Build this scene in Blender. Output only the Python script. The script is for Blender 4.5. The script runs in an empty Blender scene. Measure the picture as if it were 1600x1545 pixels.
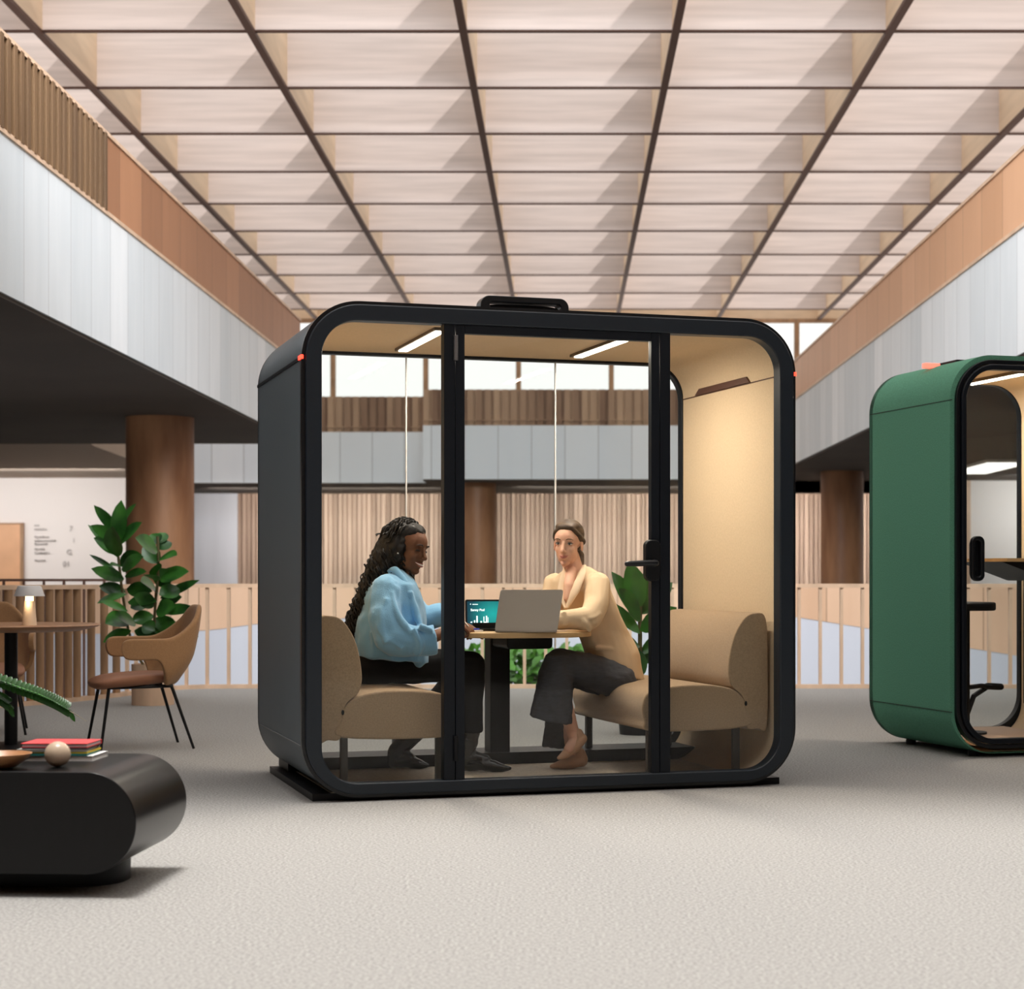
import bpy, bmesh, math, random
from mathutils import Vector, Matrix, noise
random.seed(7)
V = Vector
PI = math.pi
SC = bpy.context.scene
COL = SC.collection
CAMZ = 1.02
F = 2900.0
CX, CY = 882.0, 898.0

def P(px, py, Y):
    """a point of the place at distance Y whose direction was measured in the photograph"""
    return V(((px - CX) / F * Y, Y, CAMZ - (py - CY) / F * Y))

# ------------------------------------------------------------------ materials
MATS = {}
def mat(name, col, rough=0.6, metal=0.0, var=0.0, vscale=8.0, bump=0.0, bscale=60.0, stretch=(1, 1, 1), col2=None,
        emit=None, estr=0.0, spec=0.5, sheen=0.0, coat=0.0, sss=0.0):
    if name in MATS: return MATS[name]
    m = bpy.data.materials.new(name); m.use_nodes = True
    nt = m.node_tree; N = nt.nodes; L = nt.links
    b = N['Principled BSDF']
    b.inputs['Base Color'].default_value = (*col, 1)
    b.inputs['Roughness'].default_value = rough
    b.inputs['Metallic'].default_value = metal
    b.inputs['Specular IOR Level'].default_value = spec
    if sheen: b.inputs['Sheen Weight'].default_value = sheen
    if coat: b.inputs['Coat Weight'].default_value = coat
    if sss:
        b.inputs['Subsurface Weight'].default_value = sss
        b.inputs['Subsurface Radius'].default_value = (0.02, 0.008, 0.004)
    if emit:
        b.inputs['Emission Color'].default_value = (*emit, 1)
        b.inputs['Emission Strength'].default_value = estr
    if var or bump:
        tc = N.new('ShaderNodeTexCoord'); mp = N.new('ShaderNodeMapping')
        mp.inputs['Scale'].default_value = stretch
        L.new(tc.outputs['Object'], mp.inputs['Vector'])
    if var:
        n = N.new('ShaderNodeTexNoise'); n.inputs['Scale'].default_value = vscale; n.inputs['Detail'].default_value = 5
        L.new(mp.outputs[0], n.inputs['Vector'])
        r = N.new('ShaderNodeValToRGB')
        c2 = col2 or tuple(c * (1 - var) for c in col)
        r.color_ramp.elements[0].position = 0.35; r.color_ramp.elements[1].position = 0.65
        r.color_ramp.elements[0].color = (*c2, 1); r.color_ramp.elements[1].color = (*col, 1)
        L.new(n.outputs['Fac'], r.inputs['Fac']); L.new(r.outputs['Color'], b.inputs['Base Color'])
    if bump:
        n2 = N.new('ShaderNodeTexNoise'); n2.inputs['Scale'].default_value = bscale; n2.inputs['Detail'].default_value = 3
        L.new(mp.outputs[0], n2.inputs['Vector'])
        bp = N.new('ShaderNodeBump'); bp.inputs['Strength'].default_value = bump; bp.inputs['Distance'].default_value = 0.01
        L.new(n2.outputs['Fac'], bp.inputs['Height']); L.new(bp.outputs['Normal'], b.inputs['Normal'])
    MATS[name] = m
    return m

def banded(name, ca, cb, pitch, axis=0, rough=0.6, gap=0.04, gapcol=None, grain=True):
    """vertical boards: each board gets its own tone, with a thin joint between boards"""
    m = bpy.data.materials.new(name); m.use_nodes = True
    nt = m.node_tree; N = nt.nodes; L = nt.links; b = N['Principled BSDF']
    b.inputs['Roughness'].default_value = rough
    tc = N.new('ShaderNodeTexCoord'); sx = N.new('ShaderNodeSeparateXYZ'); L.new(tc.outputs['Object'], sx.inputs[0])
    dv = N.new('ShaderNodeMath'); dv.operation = 'DIVIDE'; dv.inputs[1].default_value = pitch
    L.new(sx.outputs[axis], dv.inputs[0])
    fl = N.new('ShaderNodeMath'); fl.operation = 'FLOOR'; L.new(dv.outputs[0], fl.inputs[0])
    wn = N.new('ShaderNodeTexWhiteNoise'); wn.noise_dimensions = '1D'; L.new(fl.outputs[0], wn.inputs['W'])
    n = N.new('ShaderNodeTexNoise'); n.inputs['Scale'].default_value = 1.5; n.inputs['Detail'].default_value = 6
    mp = N.new('ShaderNodeMapping'); mp.inputs['Scale'].default_value = (3, 3, 0.5) if grain else (1, 1, 1)
    L.new(tc.outputs['Object'], mp.inputs[0]); L.new(mp.outputs[0], n.inputs['Vector'])
    ad = N.new('ShaderNodeMath'); ad.operation = 'MULTIPLY_ADD'; ad.inputs[1].default_value = 0.6; L.new(wn.outputs['Value'], ad.inputs[0])
    ml = N.new('ShaderNodeMath'); ml.operation = 'MULTIPLY'; ml.inputs[1].default_value = 0.45; L.new(n.outputs['Fac'], ml.inputs[0])
    L.new(ml.outputs[0], ad.inputs[2])
    mx = N.new('ShaderNodeMix'); mx.data_type = 'RGBA'
    mx.inputs[6].default_value = (*ca, 1); mx.inputs[7].default_value = (*cb, 1)
    L.new(ad.outputs[0], mx.inputs[0])
    fr = N.new('ShaderNodeMath'); fr.operation = 'FRACT'; L.new(dv.outputs[0], fr.inputs[0])
    lt = N.new('ShaderNodeMath'); lt.operation = 'LESS_THAN'; lt.inputs[1].default_value = gap; L.new(fr.outputs[0], lt.inputs[0])
    m2 = N.new('ShaderNodeMix'); m2.data_type = 'RGBA'
    g = gapcol or tuple(c * 0.6 for c in ca)
    L.new(lt.outputs[0], m2.inputs[0]); L.new(mx.outputs[2], m2.inputs[6]); m2.inputs[7].default_value = (*g, 1)
    L.new(m2.outputs[2], b.inputs['Base Color'])
    return m

def glass(name='clear_glass', tint=(0.975, 0.985, 0.98), base=0.012, gain=0.4):
    if name in MATS: return MATS[name]
    m = bpy.data.materials.new(name); m.use_nodes = True
    nt = m.node_tree; N = nt.nodes; L = nt.links
    N.remove(N['Principled BSDF']); out = N['Material Output']
    t = N.new('ShaderNodeBsdfTransparent'); t.inputs[0].default_value = (*tint, 1)
    g = N.new('ShaderNodeBsdfGlossy'); g.inputs['Roughness'].default_value = 0.0
    lw = N.new('ShaderNodeLayerWeight'); lw.inputs[0].default_value = 0.5
    pw = N.new('ShaderNodeMath'); pw.operation = 'POWER'; pw.inputs[1].default_value = 4.0
    L.new(lw.outputs['Facing'], pw.inputs[0])
    ma = N.new('ShaderNodeMath'); ma.operation = 'MULTIPLY_ADD'; ma.inputs[1].default_value = gain; ma.inputs[2].default_value = base
    L.new(pw.outputs[0], ma.inputs[0])
    mx = N.new('ShaderNodeMixShader'); L.new(ma.outputs[0], mx.inputs[0]); L.new(t.outputs[0], mx.inputs[1]); L.new(g.outputs[0], mx.inputs[2])
    L.new(mx.outputs[0], out.inputs[0])
    MATS[name] = m
    return m

# ------------------------------------------------------------------ mesh helpers
def box(bm, a, b):
    x0, y0, z0 = a; x1, y1, z1 = b
    vs = [bm.verts.new(c) for c in ((x0,y0,z0),(x1,y0,z0),(x1,y1,z0),(x0,y1,z0),(x0,y0,z1),(x1,y0,z1),(x1,y1,z1),(x0,y1,z1))]
    for f in ((0,3,2,1),(4,5,6,7),(0,1,5,4),(1,2,6,5),(2,3,7,6),(3,0,4,7)):
        bm.faces.new([vs[i] for i in f])
    return vs

def ell(bm, c, r, M=None, sub=3):
    if not hasattr(r, '__len__'): r = (r, r, r)
    T = Matrix.Translation(V(c)) @ Matrix.Diagonal((*r, 1))
    if M is not None: T = M @ T
    bmesh.ops.create_icosphere(bm, subdivisions=sub, radius=1, matrix=T)

def rings_mesh(bm, rings, cap=True, closed=False):
    rs = [[bm.verts.new(p) for p in r] for r in rings]
    n = len(rs[0])
    pairs = list(zip(rs[:-1], rs[1:])) + ([(rs[-1], rs[0])] if closed else [])
    for a, b in pairs:
        for i in range(n):
            bm.faces.new((a[i], a[(i+1) % n], b[(i+1) % n], b[i]))
    if cap and not closed:
        bm.faces.new(list(reversed(rs[0]))); bm.faces.new(rs[-1])

def ringpts(c, a, b, n=20):
    return [V(c) + V(a) * math.cos(2*PI*i/n) + V(b) * math.sin(2*PI*i/n) for i in range(n)]

def frame(d):
    d = d.normalized()
    u = V((0, 0, 1)) if abs(d.z) < 0.9 else V((0, 1, 0))
    a = d.cross(u).normalized(); b = a.cross(d).normalized()
    return a, b

def seg(bm, p0, r0, p1, r1, n=16):
    p0, p1 = V(p0), V(p1); a, b = frame(p1 - p0)
    rings_mesh(bm, [ringpts(p0, a*r0, b*r0, n), ringpts(p1, a*r1, b*r1, n)])

def chain(bm, pts, flat_end=False, flat_start=False, sub=2):
    for i, (p, r) in enumerate(pts):
        if not ((i == len(pts)-1 and flat_end) or (i == 0 and flat_start)): ell(bm, p, r, sub=sub)
    for (p0, r0), (p1, r1) in zip(pts[:-1], pts[1:]): seg(bm, p0, r0, p1, r1)

def tube(bm, pts, r, n=8):
    pts = [V(p) for p in pts]; rr = r if hasattr(r, '__len__') else [r]*len(pts)
    rings = []; pa = None
    for i, p in enumerate(pts):
        d = (pts[min(i+1, len(pts)-1)] - pts[max(i-1, 0)]).normalized()
        if pa is None: a, b = frame(d)
        else:
            a = (pa - d * pa.dot(d)).normalized(); b = a.cross(d).normalized()
        pa = a
        rings.append(ringpts(p, a*rr[i], b*rr[i], n))
    rings_mesh(bm, rings)

def loft(bm, secs, n=24):
    """secs: (center, half axis a, half axis b)"""
    rings_mesh(bm, [ringpts(c, a, b, n) for c, a, b in secs])

def prism(bm, poly, h0, h1, axis='v'):
    """poly of (u,z) swept along v"""
    A = [bm.verts.new((p[0], h0, p[1])) for p in poly]; B = [bm.verts.new((p[0], h1, p[1])) for p in poly]
    n = len(poly)
    for i in range(n): bm.faces.new((A[i], A[(i+1) % n], B[(i+1) % n], B[i]))
    bm.faces.new(list(reversed(A))); bm.faces.new(B)

def zprism(bm, poly, z0, z1):
    A = [bm.verts.new((p[0], p[1], z0)) for p in poly]; B = [bm.verts.new((p[0], p[1], z1)) for p in poly]
    n = len(poly)
    for i in range(n): bm.faces.new((A[i], A[(i+1) % n], B[(i+1) % n], B[i]))
    bm.faces.new(list(reversed(A))); bm.faces.new(B)

def rr(x0, x1, z0, z1, r, n=10):
    pts = []
    for cx, cz, a0 in ((x1-r, z0+r, -90), (x1-r, z1-r, 0), (x0+r, z1-r, 90), (x0+r, z0+r, 180)):
        for i in range(n+1):
            a = math.radians(a0 + 90*i/n); pts.append((cx + r*math.cos(a), cz + r*math.sin(a)))
    return pts

def ring_prism(bm, outer, inner, v0, v1):
    n = len(outer)
    O0 = [bm.verts.new((p[0], v0, p[1])) for p in outer]; O1 = [bm.verts.new((p[0], v1, p[1])) for p in outer]
    I0 = [bm.verts.new((p[0], v0, p[1])) for p in inner]; I1 = [bm.verts.new((p[0], v1, p[1])) for p in inner]
    for i in range(n):
        j = (i+1) % n
        bm.faces.new((O0[i], O0[j], O1[j], O1[i])); bm.faces.new((I0[j], I0[i], I1[i], I1[j]))
        bm.faces.new((O0[j], O0[i], I0[i], I0[j])); bm.faces.new((O1[i], O1[j], I1[j], I1[i]))

def catmull(pts, k=6, closed=True):
    out = []; n = len(pts)
    for i in range(n if closed else n-1):
        p0, p1, p2, p3 = (V(pts[(i+d) % n]) if closed else V(pts[max(0, min(n-1, i+d))]) for d in (-1, 0, 1, 2))
        for j in range(k):
            t = j/k
            out.append(0.5*((2*p1) + (p2-p0)*t + (2*p0-5*p1+4*p2-p3)*t*t + (3*p1-p0-3*p2+p3)*t**3))
    if not closed: out.append(V(pts[-1]))
    return out

def lathe(bm, prof, c=(0, 0, 0), n=32, cap=True):
    c = V(c)
    rings_mesh(bm, [[c + V((r*math.cos(2*PI*i/n), r*math.sin(2*PI*i/n), z)) for i in range(n)] for r, z in prof], cap=cap)

def obj(name, bm, m, parent=None, smooth=40, bevel=0, remesh=0, smooth_it=0, disp=None, subd=0, recalc=True, solid=0):
    if recalc: bmesh.ops.recalc_face_normals(bm, faces=bm.faces)
    me = bpy.data.meshes.new(name); bm.to_mesh(me); bm.free()
    for mm in (m if isinstance(m, (list, tuple)) else [m]): me.materials.append(mm)
    o = bpy.data.objects.new(name, me); COL.objects.link(o)
    if parent: o.parent = parent
    if smooth and len(me.polygons):
        if remesh or subd: me.polygons.foreach_set('use_smooth', [True]*len(me.polygons))
        else: me.shade_auto(smooth) if hasattr(me, 'shade_auto') else smooth_by_angle(me, smooth)
    if solid:
        s = o.modifiers.new('solid', 'SOLIDIFY'); s.thickness = solid; s.offset = 0
    if remesh:
        r = o.modifiers.new('remesh', 'REMESH'); r.mode = 'VOXEL'; r.voxel_size = remesh; r.use_smooth_shade = True
    if smooth_it:
        s = o.modifiers.new('smooth', 'SMOOTH'); s.iterations = smooth_it; s.factor = 0.6
    if disp:
        t = bpy.data.textures.new('folds', 'CLOUDS'); t.noise_scale = disp[1]; t.noise_depth = 1
        d = o.modifiers.new('folds', 'DISPLACE'); d.texture = t; d.strength = disp[0]; d.mid_level = 0.5; d.texture_coords = 'LOCAL'
    if bevel:
        b = o.modifiers.new('bevel', 'BEVEL'); b.width = bevel; b.segments = 3; b.limit_method = 'ANGLE'; b.angle_limit = math.radians(40)
        b.harden_normals = False
    if subd:
        s = o.modifiers.new('sub', 'SUBSURF'); s.levels = subd; s.render_levels = subd
    return o

def smooth_by_angle(me, deg):
    me.polygons.foreach_set('use_smooth', [True]*len(me.polygons))
    bm = bmesh.new(); bm.from_mesh(me)
    lim = math.radians(deg)
    for e in bm.edges:
        if len(e.link_faces) == 2:
            e.smooth = e.link_faces[0].normal.angle(e.link_faces[1].normal, 0) < lim
        else: e.smooth = False
    bm.to_mesh(me); bm.free()

def BM(): return bmesh.new()

def thing(name, label, cat, loc=(0, 0, 0), rz=0.0, group=None):
    o = bpy.data.objects.new(name, None); COL.objects.link(o)
    o.location = loc; o.rotation_euler = (0, 0, rz); o.empty_display_size = 0.1
    o['label'] = label; o['category'] = cat
    if group: o['group'] = group
    return o
def tag(o, label, cat, group=None, kind=None):
    o['label'] = label; o['category'] = cat
    if group: o['group'] = group
    if kind: o['kind'] = kind
    return o
def struct(name, bm, m, **k):
    o = obj(name, bm, m, **k)
    if not o.parent: o['kind'] = 'structure'
    return o
def copy_tree(o, loc, rz, label):
    r = o.copy(); COL.objects.link(r); r.location = loc; r.rotation_euler = (0, 0, rz); r['label'] = label
    for ch in list(o.children):
        c = ch.copy(); COL.objects.link(c); c.parent = r
        for g in list(ch.children):
            d = g.copy(); COL.objects.link(d); d.parent = c
    return r

def text_mesh(name, body, size, m, parent=None, loc=(0, 0, 0), rot=(PI/2, 0, 0), depth=0.001, bold=0.0, align='LEFT'):
    cu = bpy.data.curves.new(name, 'FONT'); cu.body = body; cu.size = size; cu.extrude = depth; cu.offset = bold; cu.align_x = align
    to = bpy.data.objects.new('tmp', cu); COL.objects.link(to)
    dg = bpy.context.evaluated_depsgraph_get()
    me = bpy.data.meshes.new_from_object(to.evaluated_get(dg))
    bpy.data.objects.remove(to)
    me.transform(Matrix.Translation(V(loc)) @ (Matrix.Rotation(rot[2], 4, 'Z') @ Matrix.Rotation(rot[0], 4, 'X')))
    me.materials.clear(); me.materials.append(m)
    o = bpy.data.objects.new(name, me); COL.objects.link(o)
    if parent: o.parent = parent
    return o

# ------------------------------------------------------------------ palette
M_carpet = mat('grey_carpet', (0.43, 0.418, 0.40), 0.95, var=0.42, vscale=95, bump=0.5, bscale=200, spec=0.1)
M_beam = mat('pale_ceiling_panel', (0.72, 0.64, 0.615), 0.6, var=0.16, vscale=2.0, stretch=(0.3, 1, 6))
M_beam2 = mat('tan_ceiling_beam', (0.80, 0.62, 0.44), 0.6, var=0.12, vscale=2.0, stretch=(1, 0.3, 4))
M_dark = mat('dark_brown_trim_and_shade', (0.085, 0.034, 0.02), 0.6)  # dark trim parts, and the painted shade under the ceiling beams
M_conc_y = banded('board_formed_concrete', (0.56, 0.62, 0.66), (0.88, 0.91, 0.94), 0.67, 1, 0.8, gap=0.03, gapcol=(0.55, 0.58, 0.61))
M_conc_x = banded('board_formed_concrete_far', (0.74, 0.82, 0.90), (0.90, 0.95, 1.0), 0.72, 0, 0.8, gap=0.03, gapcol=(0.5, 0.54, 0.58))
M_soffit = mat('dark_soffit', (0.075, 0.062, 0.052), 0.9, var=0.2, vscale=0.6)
M_soffit_lit = mat('beige_lit_soffit', (0.42, 0.34, 0.27), 0.9)  # paler colour paints in the daylight from the room's windows
M_panel_y = banded('copper_wood_panel', (0.29, 0.125, 0.055), (0.50, 0.235, 0.115), 0.9, 1, 0.5, gap=0.015)
M_slat_r = banded('brown_slat_wood', (0.09, 0.045, 0.017), (0.20, 0.11, 0.045), 0.17, 1, 0.6, gap=0.0)
M_slatwall = banded('grey_brown_slats', (0.20, 0.125, 0.09), (0.80, 0.62, 0.49), 0.12, 0, 0.7, gap=0.0)
M_slatband = banded('brown_slats', (0.16, 0.08, 0.05), (0.60, 0.42, 0.28), 0.19, 0, 0.7, gap=0.0)
M_column = mat('brown_wood_column', (0.46, 0.235, 0.12), 0.45, var=0.5, vscale=1.2, stretch=(2.5, 2.5, 0.5), col2=(0.24, 0.105, 0.048))
M_wall = mat('white_plaster', (0.84, 0.80, 0.775), 0.9)
M_wall_b = mat('bluish_white_wall', (0.66, 0.70, 0.78), 0.9, var=0.08, vscale=1, stretch=(3, 1, 0.3))
M_light_wood = mat('light_oak', (0.74, 0.52, 0.36), 0.5, var=0.2, vscale=6, stretch=(1, 1, 0.3))
M_mid_wood = mat('tan_wood', (0.42, 0.245, 0.13), 0.5, var=0.35, vscale=5, stretch=(3, 3, 0.5))
M_door = mat('orange_wood_door', (0.74, 0.42, 0.235), 0.5, var=0.15, vscale=1.5)
M_glass = glass()
M_black = mat('black_metal', (0.005, 0.0055, 0.007), 0.45, spec=0.25)
M_blk_satin = mat('satin_black', (0.007, 0.008, 0.010), 0.3, spec=0.4)
M_anth = mat('anthracite_shell', (0.115, 0.145, 0.168), 0.5, spec=0.4, bump=0.05, bscale=700)
M_frame = mat('dark_frame', (0.006, 0.0085, 0.013), 0.42, spec=0.25)
M_tan_felt = mat('tan_felt', (0.68, 0.535, 0.365), 0.95, var=0.08, vscale=90, bump=0.15, bscale=400, spec=0.1)
M_green = mat('green_felt', (0.135, 0.37, 0.25), 0.9, var=0.22, vscale=160, bump=0.2, bscale=500, spec=0.15)
M_sofa = mat('beige_sofa_fabric', (0.40, 0.285, 0.18), 0.95, var=0.18, vscale=140, bump=0.25, bscale=500, spec=0.1, sheen=0.2)
M_chair = mat('tan_chair_fabric', (0.37, 0.21, 0.105), 0.9, var=0.12, vscale=120, bump=0.15, bscale=500, spec=0.15, sheen=0.15)
M_seat = mat('brown_seat_leather', (0.31, 0.145, 0.085), 0.6, spec=0.3)
M_lamp = mat('lamp_light', (1, 0.93, 0.82), 0.5, emit=(1, 0.9, 0.76), estr=9)
M_red = mat('red_indicator', (0.9, 0.02, 0.01), 0.4, emit=(1, 0.03, 0.015), estr=6)
M_leaf = mat('green_leaf', (0.055, 0.22, 0.03), 0.3, var=0.6, vscale=5, col2=(0.012, 0.052, 0.014), spec=0.5)
M_leaf2 = mat('bright_leaf', (0.06, 0.19, 0.02), 0.35, var=0.5, vscale=5, spec=0.5)
M_stem = mat('brown_stem', (0.12, 0.10, 0.04), 0.7)
M_floorwood = mat('pod_carpet', (0.60, 0.52, 0.42), 0.9, var=0.2, vscale=60)

# ------------------------------------------------------------------ the setting
RAILY = 16.7
rail_path = [(-6.6, 13.1), (-4.6, 14.1), (-4.05, 14.75), (-3.75, 15.5), (-3.62, 16.1), (-3.45, 16.5), (-3.1, 16.68), (-2.4, 16.7), (9.0, 16.7)]
rp = [V((p[0], p[1], 0)) for p in rail_path]
curve_pts = catmull([tuple(p) for p in rp[:8]], 8, closed=False) + [rp[8]]
bm = BM()
poly = [(-15, -4), (15, -4), (15, RAILY + 0.12), (9.0, RAILY + 0.12)] + [(p.x, p.y + 0.12) for p in reversed(curve_pts[:-1])] + [(-15, 13.0)]
zprism(bm, poly, -0.3, 0.0)
struct('floor', bm, M_carpet, smooth=0)
bm = BM(); box(bm, (-16, 12.9, -4.3), (16, 50, -4.0)); struct('floor_lower', bm, M_carpet, smooth=0)
bm = BM(); box(bm, (-15, -4.2, -0.3), (15, -4, 8.3)); struct('wall_back', bm, M_mid_wood, smooth=0)
bm = BM(); box(bm, (-15.2, -4.2, -4.3), (-15, 50, 8.3)); struct('wall_left', bm, M_wall, smooth=0)
bm = BM(); box(bm, (15, -4.2, -4.3), (15.2, 50, 8.3)); struct('wall_right', bm, M_wall, smooth=0)

# coffered skylight
ZC = 7.42; D = 0.88
bm = BM(); bd = BM()
k = -10
for k in range(-10, 10):
    y = 21.9 + 2.55*k
    if y > 46: continue
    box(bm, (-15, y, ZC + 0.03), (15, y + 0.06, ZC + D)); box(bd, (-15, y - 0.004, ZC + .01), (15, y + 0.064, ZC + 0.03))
ce = struct('ceiling', bm, M_beam, smooth=0)
struct('cross_beam_shade', bd, M_dark, parent=ce, smooth=0)  # dark strips paint in the shade on the cross beam undersides
for i, x in enumerate((-13.7, -11.2, -8.7, -6.2, -3.69, -1.19, 1.31, 3.83, 6.36, 8.86, 11.4, 13.9)):
    bm = BM(); box(bm, (x - 0.04, -4, ZC + 0.02), (x + 0.04, 46.4, ZC + D)); t = struct('trim_%d' % (i+1), bm, M_beam2, smooth=0)
    bm = BM(); box(bm, (x - 0.045, -4, ZC - 0.03), (x + 0.045, 46.4, ZC + 0.02)); struct('long_beam_shade', bm, M_dark, parent=t, smooth=0)  # dark strip paints in the shade under each long beam

# side balconies
def balcony(nm, sx, X, y0, y1):
    s = sx
    def B(a, b): return (min(a[0], b[0]), min(a[1], b[1]), min(a[2], b[2])), (max(a[0], b[0]), max(a[1], b[1]), max(a[2], b[2]))
    bm = BM(); box(bm, *B((s*X, y0, 3.08), (s*(X+0.25), y1, 4.24))); w = struct('wall_%s_fascia' % nm, bm, M_conc_y, smooth=0)
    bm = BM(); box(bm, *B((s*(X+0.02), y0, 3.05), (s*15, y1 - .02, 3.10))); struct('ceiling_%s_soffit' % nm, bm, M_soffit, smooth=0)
    bm = BM(); box(bm, *B((s*(X+0.25), y0, 3.10), (s*15, y1, 4.20))); struct('floor_%s_upper' % nm, bm, M_wall, smooth=0)
    bm = BM(); box(bm, *B((s*(X-0.015), y0, 4.24), (s*(X+0.2), y1, 4.275))); box(bm, *B((s*(X-0.015), y0, 4.95), (s*(X+0.12), y1, 4.985)))
    struct('trim_%s_coping' % nm, bm, M_light_wood, smooth=0)
balcony('left', -1, 4.1, -4, 28.8)
balcony('right', 1, 4.25, -4, 46.0)
bm = BM(); box(bm, (-4.16, 16.63, 4.27), (-4.10, 28.8, 4.96)); struct('wall_left_parapet', bm, M_panel_y, smooth=0)
bm = BM(); y = 8.0
while y < 16.55:
    box(bm, (-4.17, y, 4.27), (-4.08, y + 0.075, 4.96)); y += 0.17
struct('wall_left_slats', bm, M_slat_r, smooth=0)
bm = BM(); box(bm, (-4.21, 8, 4.27), (-4.17, 16.6, 4.96)); struct('wall_left_backing', bm, M_dark, smooth=0)
bm = BM(); box(bm, (4.25, -4, 4.27), (4.31, 46, 4.96))
M_panel_r = banded('pale_copper_panel', (0.56, 0.30, 0.16), (0.76, 0.44, 0.26), 0.9, 1, 0.5, gap=0.015)
struct('wall_right_parapet', bm, M_panel_r, smooth=0)

# far balcony: white fascia with a slatted band on top, jog on the left
for (x0, x1, y, zt, nm) in ((-15, -3.05, 41.6, 4.22, 'far_left'), (-3.05, 15, 40.0, 4.24, 'far')):
    bm = BM(); box(bm, (x0, y, 3.08), (x1, y + 0.3, zt)); struct('wall_%s_fascia' % nm, bm, M_conc_x, smooth=0)
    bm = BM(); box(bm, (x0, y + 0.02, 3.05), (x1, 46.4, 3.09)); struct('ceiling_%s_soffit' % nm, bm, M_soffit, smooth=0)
    bm = BM(); box(bm, (x0, y + 0.3, 3.10), (x1, 46.4, 4.15)); struct('floor_%s_upper' % nm, bm, M_wall, smooth=0)
    bm = BM(); x = x0
    while x < x1 - 0.1:
        box(bm, (x, y + 0.03, zt), (x + 0.13, y + 0.09, 5.02)); x += 0.19
    box(bm, (x0, y + 0.09, zt), (x1, y + 0.14, 5.02)); box(bm, (x0, y, zt + .1), (x1, y + 0.03, zt + .14))
    struct('wall_%s_slats' % nm, bm, M_slatband, smooth=0)
# back wall: slats below, clerestory windows above
bm = BM(); x = -8.16
while x < 15:
    box(bm, (x, 46.36, -4), (x + 0.085, 46.44, 3.08)); x += 0.12
box(bm, (-8.16, 46.44, -4), (15, 46.6, 3.08)); struct('wall_far', bm, M_slatwall, smooth=0)
bm = BM(); box(bm, (-15, 46.3, -4), (-8.16, 46.5, 3.08)); struct('wall_far_white', bm, M_wall_b, smooth=0)
bm = BM(); box(bm, (-15, 46.4, 3.08), (15, 46.6, 4.9)); struct('wall_far_upper', bm, M_wall, smooth=0)
bm = BM(); box(bm, (-15, 46.4, 7.42), (15, 46.6, 8.3)); struct('trim_far_header', bm, M_beam2, smooth=0)
for i in range(12):
    x0 = -5.79 + 2.32*(i - 4); x1 = x0 + 2.32
    bm = BM(); box(bm, (x0 - 0.065, 46.38, 4.9), (x0 + 0.065, 46.5, 7.42)); box(bm, (x0 + 0.065, 46.38, 4.9), (x1 - 0.065, 46.5, 5.0)); box(bm, (x0 + 0.065, 46.38, 7.32), (x1 - 0.065, 46.5, 7.42))
    w = struct('window_%d' % (i+1), bm, M_mid_wood, smooth=0)
    bm = BM(); box(bm, (x0 + 0.065, 46.43, 5.0), (x1 - 0.065, 46.44, 7.32)); struct('pane', bm, M_glass, parent=w, smooth=0)

# room under the left balcony
bm = BM(); zprism(bm, [(-15, 28.8), (-7.35, 28.8), (-7.42, 29.3), (-7.6, 32.1), (-8.6, 38.9), (-15, 38.9)], 3.05, 3.3); struct('ceiling_left_room', bm, M_soffit_lit, smooth=0)
bm = BM(); box(bm, (-15, 38.9, -4), (-9.2, 39.1, 3.05)); struct('wall_left_room', bm, M_wall, smooth=0)
# sign lettering on the white wall
M_ink = mat('grey_lettering', (0.30, 0.28, 0.27), 0.8)
sg = thing('wall_sign', 'grey directory lettering printed on the white wall beside the door', 'sign', P(52, 890, 38.88))
def onwall(px, py, Y=38.86):
    q = P(px, py, Y) - sg.location; return (q.x, q.y, q.z)
for (px, py, s, size) in ((108, 830, '7', 0.15), (113, 848, '1', 0.13), (104, 866, 'G', 0.14), (98, 885, '01', 0.15)):
    text_mesh('floor_number', s, size*1.05, M_ink, sg, onwall(px, py))
for (px, py, n) in ((54, 821, 8), (54, 827, 16), (54, 839, 22), (54, 845, 33), (54, 850, 19), (54, 858, 14), (54, 864, 24), (54, 876, 18)):
    bm = BM(); x = 0
    q = V(onwall(px, py))
    while x < n/F*38.86*1.0:
        w = random.uniform(0.03, 0.06); box(bm, (q.x + x, q.y, q.z - 0.012), (q.x + x + w, q.y + 0.004, q.z + random.choice((0.012, 0.02)))); x += w + 0.013
    obj('text_line', bm, M_ink, sg, smooth=0)
bm = BM(); a = P(-40, 1000, 38.86); b = P(35, 819, 38.86); box(bm, (a.x, 38.82, -0.05), (b.x, 38.9, b.z)); d = struct('door_1', bm, M_door, smooth=0, bevel=0.01)
bm = BM(); box(bm, (b.x - 0.03, 38.80, 0), (b.x + 0.03, 38.9, b.z + 0.03)); box(bm, (a.x, 38.80, b.z), (b.x, 38.9, b.z + 0.03)); struct('door_frame', bm, M_mid_wood, parent=d, smooth=0)

# room under the right balcony
bm = BM(); box(bm, (8.75, 40.0, -4), (15, 40.2, 3.05)); struct('wall_right_room', bm, M_wall, smooth=0)
bm = BM(); box(bm, (8.62, 39.98, 0), (8.75, 40.2, 3.05)); struct('trim_right_room', bm, M_light_wood, smooth=0)
cl = thing('ceiling_light', 'long white ceiling light under the right balcony seen through the green booth', 'ceiling light', (7.85, 34.5, 3.0))
bm = BM(); box(bm, (-.42, -1.8, 0), (.42, 1.8, .05)); obj('lamp_housing', bm, M_wall, cl, smooth=0)
bm = BM(); box(bm, (-.38, -1.75, -.01), (.38, 1.75, .0)); obj('light_strip', bm, mat('soft_white_light', (1, 1, 1), emit=(1, .95, .88), estr=1.6), cl, smooth=0)
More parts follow.
